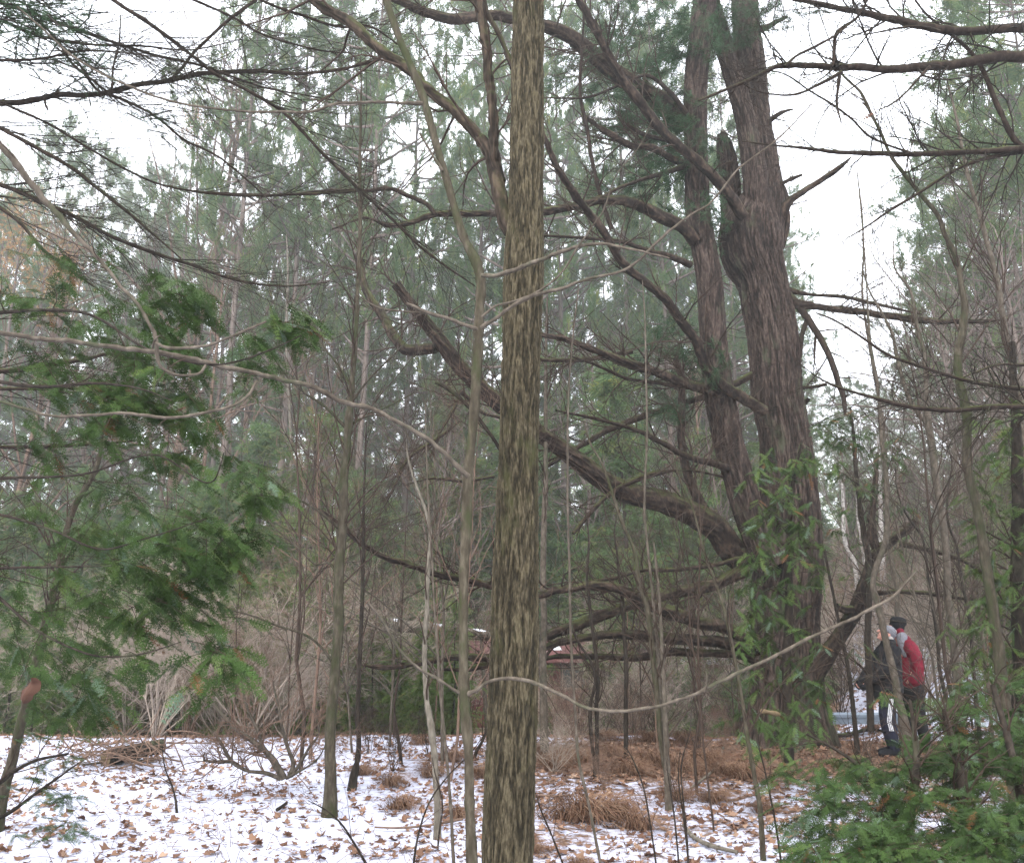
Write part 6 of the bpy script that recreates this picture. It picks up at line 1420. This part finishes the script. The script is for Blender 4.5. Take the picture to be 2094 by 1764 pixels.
# fallen branches on the ground
def lying(pts, Y, lab, mat=M_twigr, w_=None, n=4):
    q = []
    for (x, y, w_) in pts:
        Yg = 1.6 * FV / (y - 1289); p, dep = P(x, y, Yg); q.append([p[0], p[1], float(H(p[0], p[1])) + 0.02 + w_ * 0.5 * dep / FV, w_ * 0.5 * dep / FV])
    q = spline(np.array(q), 20)
    root = thing('fallen_branch', lab, 'branch', q[0, :3]); m_ = MB(); tubes(m_, q[:, :3], q[:, 3], 8, 0.5, True); part(m_, 'stick', root, mat)
    tw = MB(); c, d = grow(q[:, :3], q[:, 3], n, (0.1, 0.4), (0.4, 0.9), (0.2, 0.9), 5, 0.0, 0.1, 0.5, 0.002); c[..., 2] = np.maximum(c[..., 2], H(c[..., 0], c[..., 1]) + 0.01); tubes(tw, c, d, 4); part(tw, 'twigs', root, mat, 'stuff')
lying(R_(20, [(1612, 1402, 22), (1640, 1375, 18), (1668, 1345, 14)]), 0, 'short black stick lying on the snow left of the young grey brown tree', M_dark, n=0)
lying(R_(21, [(250, 1452, 10), (400, 1452, 12), (550, 1445, 12), (760, 1428, 14)]), 0, 'long thin branch lying level on the snow left of the slender tree')
lying(R_(22, [(110, 1440, 22), (180, 1520, 26), (280, 1570, 26), (420, 1600, 22)]), 0, 'pale curved branch lying on the snow left of the leaning grey green sapling', M_pale)
lying(R_(22, [(340, 1050, 16), (310, 1130, 18), (260, 1200, 16), (150, 1260, 12)]), 0, 'pale curved branch near the foot of the old pine', M_pale)
lying(R_(21, [(1200, 1290, 12), (1320, 1300, 12), (1400, 1295, 10)]), 0, 'thin stick right of the shaggy trunk by the large fern clump')
lying(R_(22, [(920, 990, 26), (1050, 975, 24), (1200, 960, 18), (1380, 985, 12)]), 0, 'dark low branch lying from the pine base toward the people', M_limb)
lying(R_(20, [(480, 1140, 14), (700, 1120, 16), (900, 1110, 14)]), 0, 'thin stick lying across the snow below the brush pile', M_smooth)
# cut branch stub with pale wood in front of the pine
a_, b_ = limb3(R_(22, [(566, 880, 26), (664, 900, 28)]), 8.3, 8.5, jit=0, n=12)
cb = thing('cut_branch', 'short pale cut piece of branch hanging in the cedar in front of the pine base', 'branch', a_[0]); m_ = MB(); tubes(m_, a_, b_, 12, 0.5, True); part(m_, 'wood', cb, M_cut)
# stump at the bottom
sp = root_at(1638, 1800, 5.6); st = thing('stump', 'small dark mossy stump at the bottom edge among the cedar sprays', 'stump', sp)
m_ = MB(); btube(m_, sp + np.array([[0, 0, -0.1], [0, 0, 0.02], [0.01, 0, 0.12]]), np.array([0.17, 0.13, 0.11]), 40, 0.02, 0.02, 12, 0.1, 88, 0.1)
part(m_, 'wood', st, M_rough)
m_ = MB(); m_.add(np.vstack([sp + np.stack([np.cos(np.arange(20) * .314) * 0.115 + .01, np.sin(np.arange(20) * .314) * 0.115, 0.115 + 0.01 * rng.random(20)], 1), sp + [0.01, 0, 0.14]]), t=[[k, (k + 1) % 20, 20] for k in range(20)]); part(m_, 'top', st, M_dark)

# ------------------------------------------------------------------ leaf litter
def leaf_template(r):
    n = 12; a = np.arange(n) * 2 * np.pi / n
    rad = 0.5 * (0.72 + 0.28 * np.cos(a * 5 + 0.3)) * r.uniform(0.85, 1.1, n); x, y = np.cos(a) * rad * 1.15, np.sin(a) * rad * 0.9
    cu = r.uniform(0.5, 2.4); cv = r.uniform(-0.6, 1.2)
    z = cu * y ** 2 + cv * x ** 2 + r.normal(size=n) * 0.03
    V = np.vstack([np.stack([x, y, z], 1), [[0, 0, 0.0]]])
    T = np.array([[k, (k + 1) % n, n] for k in range(n)])
    return V, T
LT = [leaf_template(np.random.default_rng(500 + k)) for k in range(8)]
N = 30000
Yl = np.sqrt(rng.uniform(5.0 ** 2, 15.2 ** 2, N)); Ul = rng.uniform(-0.72, 0.72, N); Xl = Ul * Yl
dn = 0.33 + 0.72 * ss(0.40, 0.62, vnoise(Xl * 1.6 + 60, Yl * 2.4 + 60, 95) * 0.6 + 0.4 * vnoise(Xl * 5 + 60, Yl * 7 + 60, 96))
dn = dn * (0.75 + 0.5 * ss(-3, 1, Xl)) * (1 - 0.6 * gauss(Xl, Yl, -5.5, 12.5, 3, 1.4)) * np.where(Xl > -0.5, 1.15, 0.8) + 0.5 * litter(Xl, Yl)
dn = dn * np.where((Yl < 7.5) & (Xl < -1.6), 0.75, 1.0)
k_ = rng.random(N) < dn * 0.95
Xl, Yl = Xl[k_], Yl[k_]; o_ = np.argsort(Yl + 0 * Xl); Xl, Yl = Xl[o_], Yl[o_]
Zl = H(Xl, Yl) + 0.012
inview = (np.abs(Xl / Yl) < 0.60) & (Yl > 5.85)
idx = np.where(inview)[0][:285]; rest = np.setdiff1d(np.arange(len(Xl)), idx)
lm = MB(); n = len(rest)
place(lm, LT, np.stack([Xl[rest], Yl[rest], Zl[rest]], 1), rng.normal(size=(n, 3)) * [1, 1, 0.15], rng.normal(size=(n, 3)) * 0.33 + [0, 0, 1], 0.025 + 0.085 * rng.random(n) ** 1.5, np.clip(rng.beta(2.2, 1.8, n), 0, 1))
# far litter on the right slope
N2 = 2600; Y2 = rng.uniform(15, 34, N2); X2 = rng.uniform(0.3, 0.65, N2) * Y2
place(lm, LT, np.stack([X2, Y2, H(X2, Y2) + 0.012], 1), rng.normal(size=(N2, 3)) * [1, 1, 0.15], rng.normal(size=(N2, 3)) * 0.35 + [0, 0, 1], rng.uniform(0.08, 0.16, N2), rng.random(N2))
tag(part(lm, 'leaf_litter', None, M_dead), 'curled brown dead leaves scattered thickly over the snow', 'leaves', kind='stuff')
lmesh = []
for k, (V, T) in enumerate(LT):
    for tv in (0.2, 0.5, 0.8):
        m_ = MB(); m_.add(V, t=T, c=tv); lmesh.append(m_.mesh('fallen_leaf', M_dead))
for i in idx:
    o = bpy.data.objects.new('fallen_leaf', lmesh[int(rng.integers(0, len(lmesh)))]); COL.objects.link(o)
    o.location = (Xl[i], Yl[i], Zl[i]); o.rotation_euler = (rng.normal() * 0.3, rng.normal() * 0.3, rng.uniform(0, 6.28)); sc_ = rng.uniform(0.05, 0.115); o.scale = (sc_,) * 3
    tag(o, 'curled brown dead leaf lying on the snow along the bottom of the photo', 'leaf', 'dead leaves on the snow in the foreground')
# thin dry grass and tiny twigs through the snow
gmB = MB(); n = 11000; Yg = np.sqrt(rng.uniform(5.0 ** 2, 15 ** 2, n)); Xg = rng.uniform(-0.68, 0.68, n) * Yg
kk = rng.random(n) < 0.25 + 0.75 * ss(0.5, 0.65, vnoise(Xg * 1.2 + 90, Yg * 1.2 + 90, 97)) ; Xg, Yg = Xg[kk], Yg[kk]; n = len(Xg)
b0 = np.stack([Xg, Yg, H(Xg, Yg) - 0.01], 1); d = nrm(rng.normal(size=(n, 3)) * [0.8, 0.8, 0.2] + [0, 0, 0.55]); L = rng.uniform(0.06, 0.34, n); s = np.linspace(0, 1, 4)
pth = b0[:, None] + d[:, None] * s[None, :, None] * L[:, None, None]; pth[..., 2] -= (s ** 2)[None] * L[:, None] * 0.3
tubes(gmB, pth, np.full((n, 4), 0.0022) * np.linspace(1.2, 0.4, 4), 3)
tag(part(gmB, 'dry_grass', None, M_twigr), 'thin dry grass and weed stalks poking through the snow', 'grass', kind='stuff')

# ------------------------------------------------------------------ haze
HAZE = 0.0021
if HAZE > 0:
    hm = bpy.data.materials.new('haze'); hm.use_nodes = True; nt = hm.node_tree; nt.nodes.clear()
    o_ = nt.nodes.new('ShaderNodeOutputMaterial'); v_ = nt.nodes.new('ShaderNodeVolumePrincipled')
    v_.inputs['Color'].default_value = (0.88, 0.93, 0.92, 1); v_.inputs['Density'].default_value = HAZE; v_.inputs['Anisotropy'].default_value = 0.3
    nt.links.new(v_.outputs[0], o_.inputs['Volume'])
    m_ = MB(); box(m_, -270, 270, -12, 405, -3, 60); o = part(m_, 'haze', None, None, 'stuff', smooth=False); o.data.materials.append(hm)
    tag(o, 'thin pale haze filling the woods', 'haze')
for m in bpy.data.materials:
    if m.name == 'haze': m.cycles.homogeneous_volume = True if hasattr(m.cycles, 'homogeneous_volume') else None
print('tris', sum(len(m.loops) - 2 * len(m.polygons) for m in bpy.data.meshes))
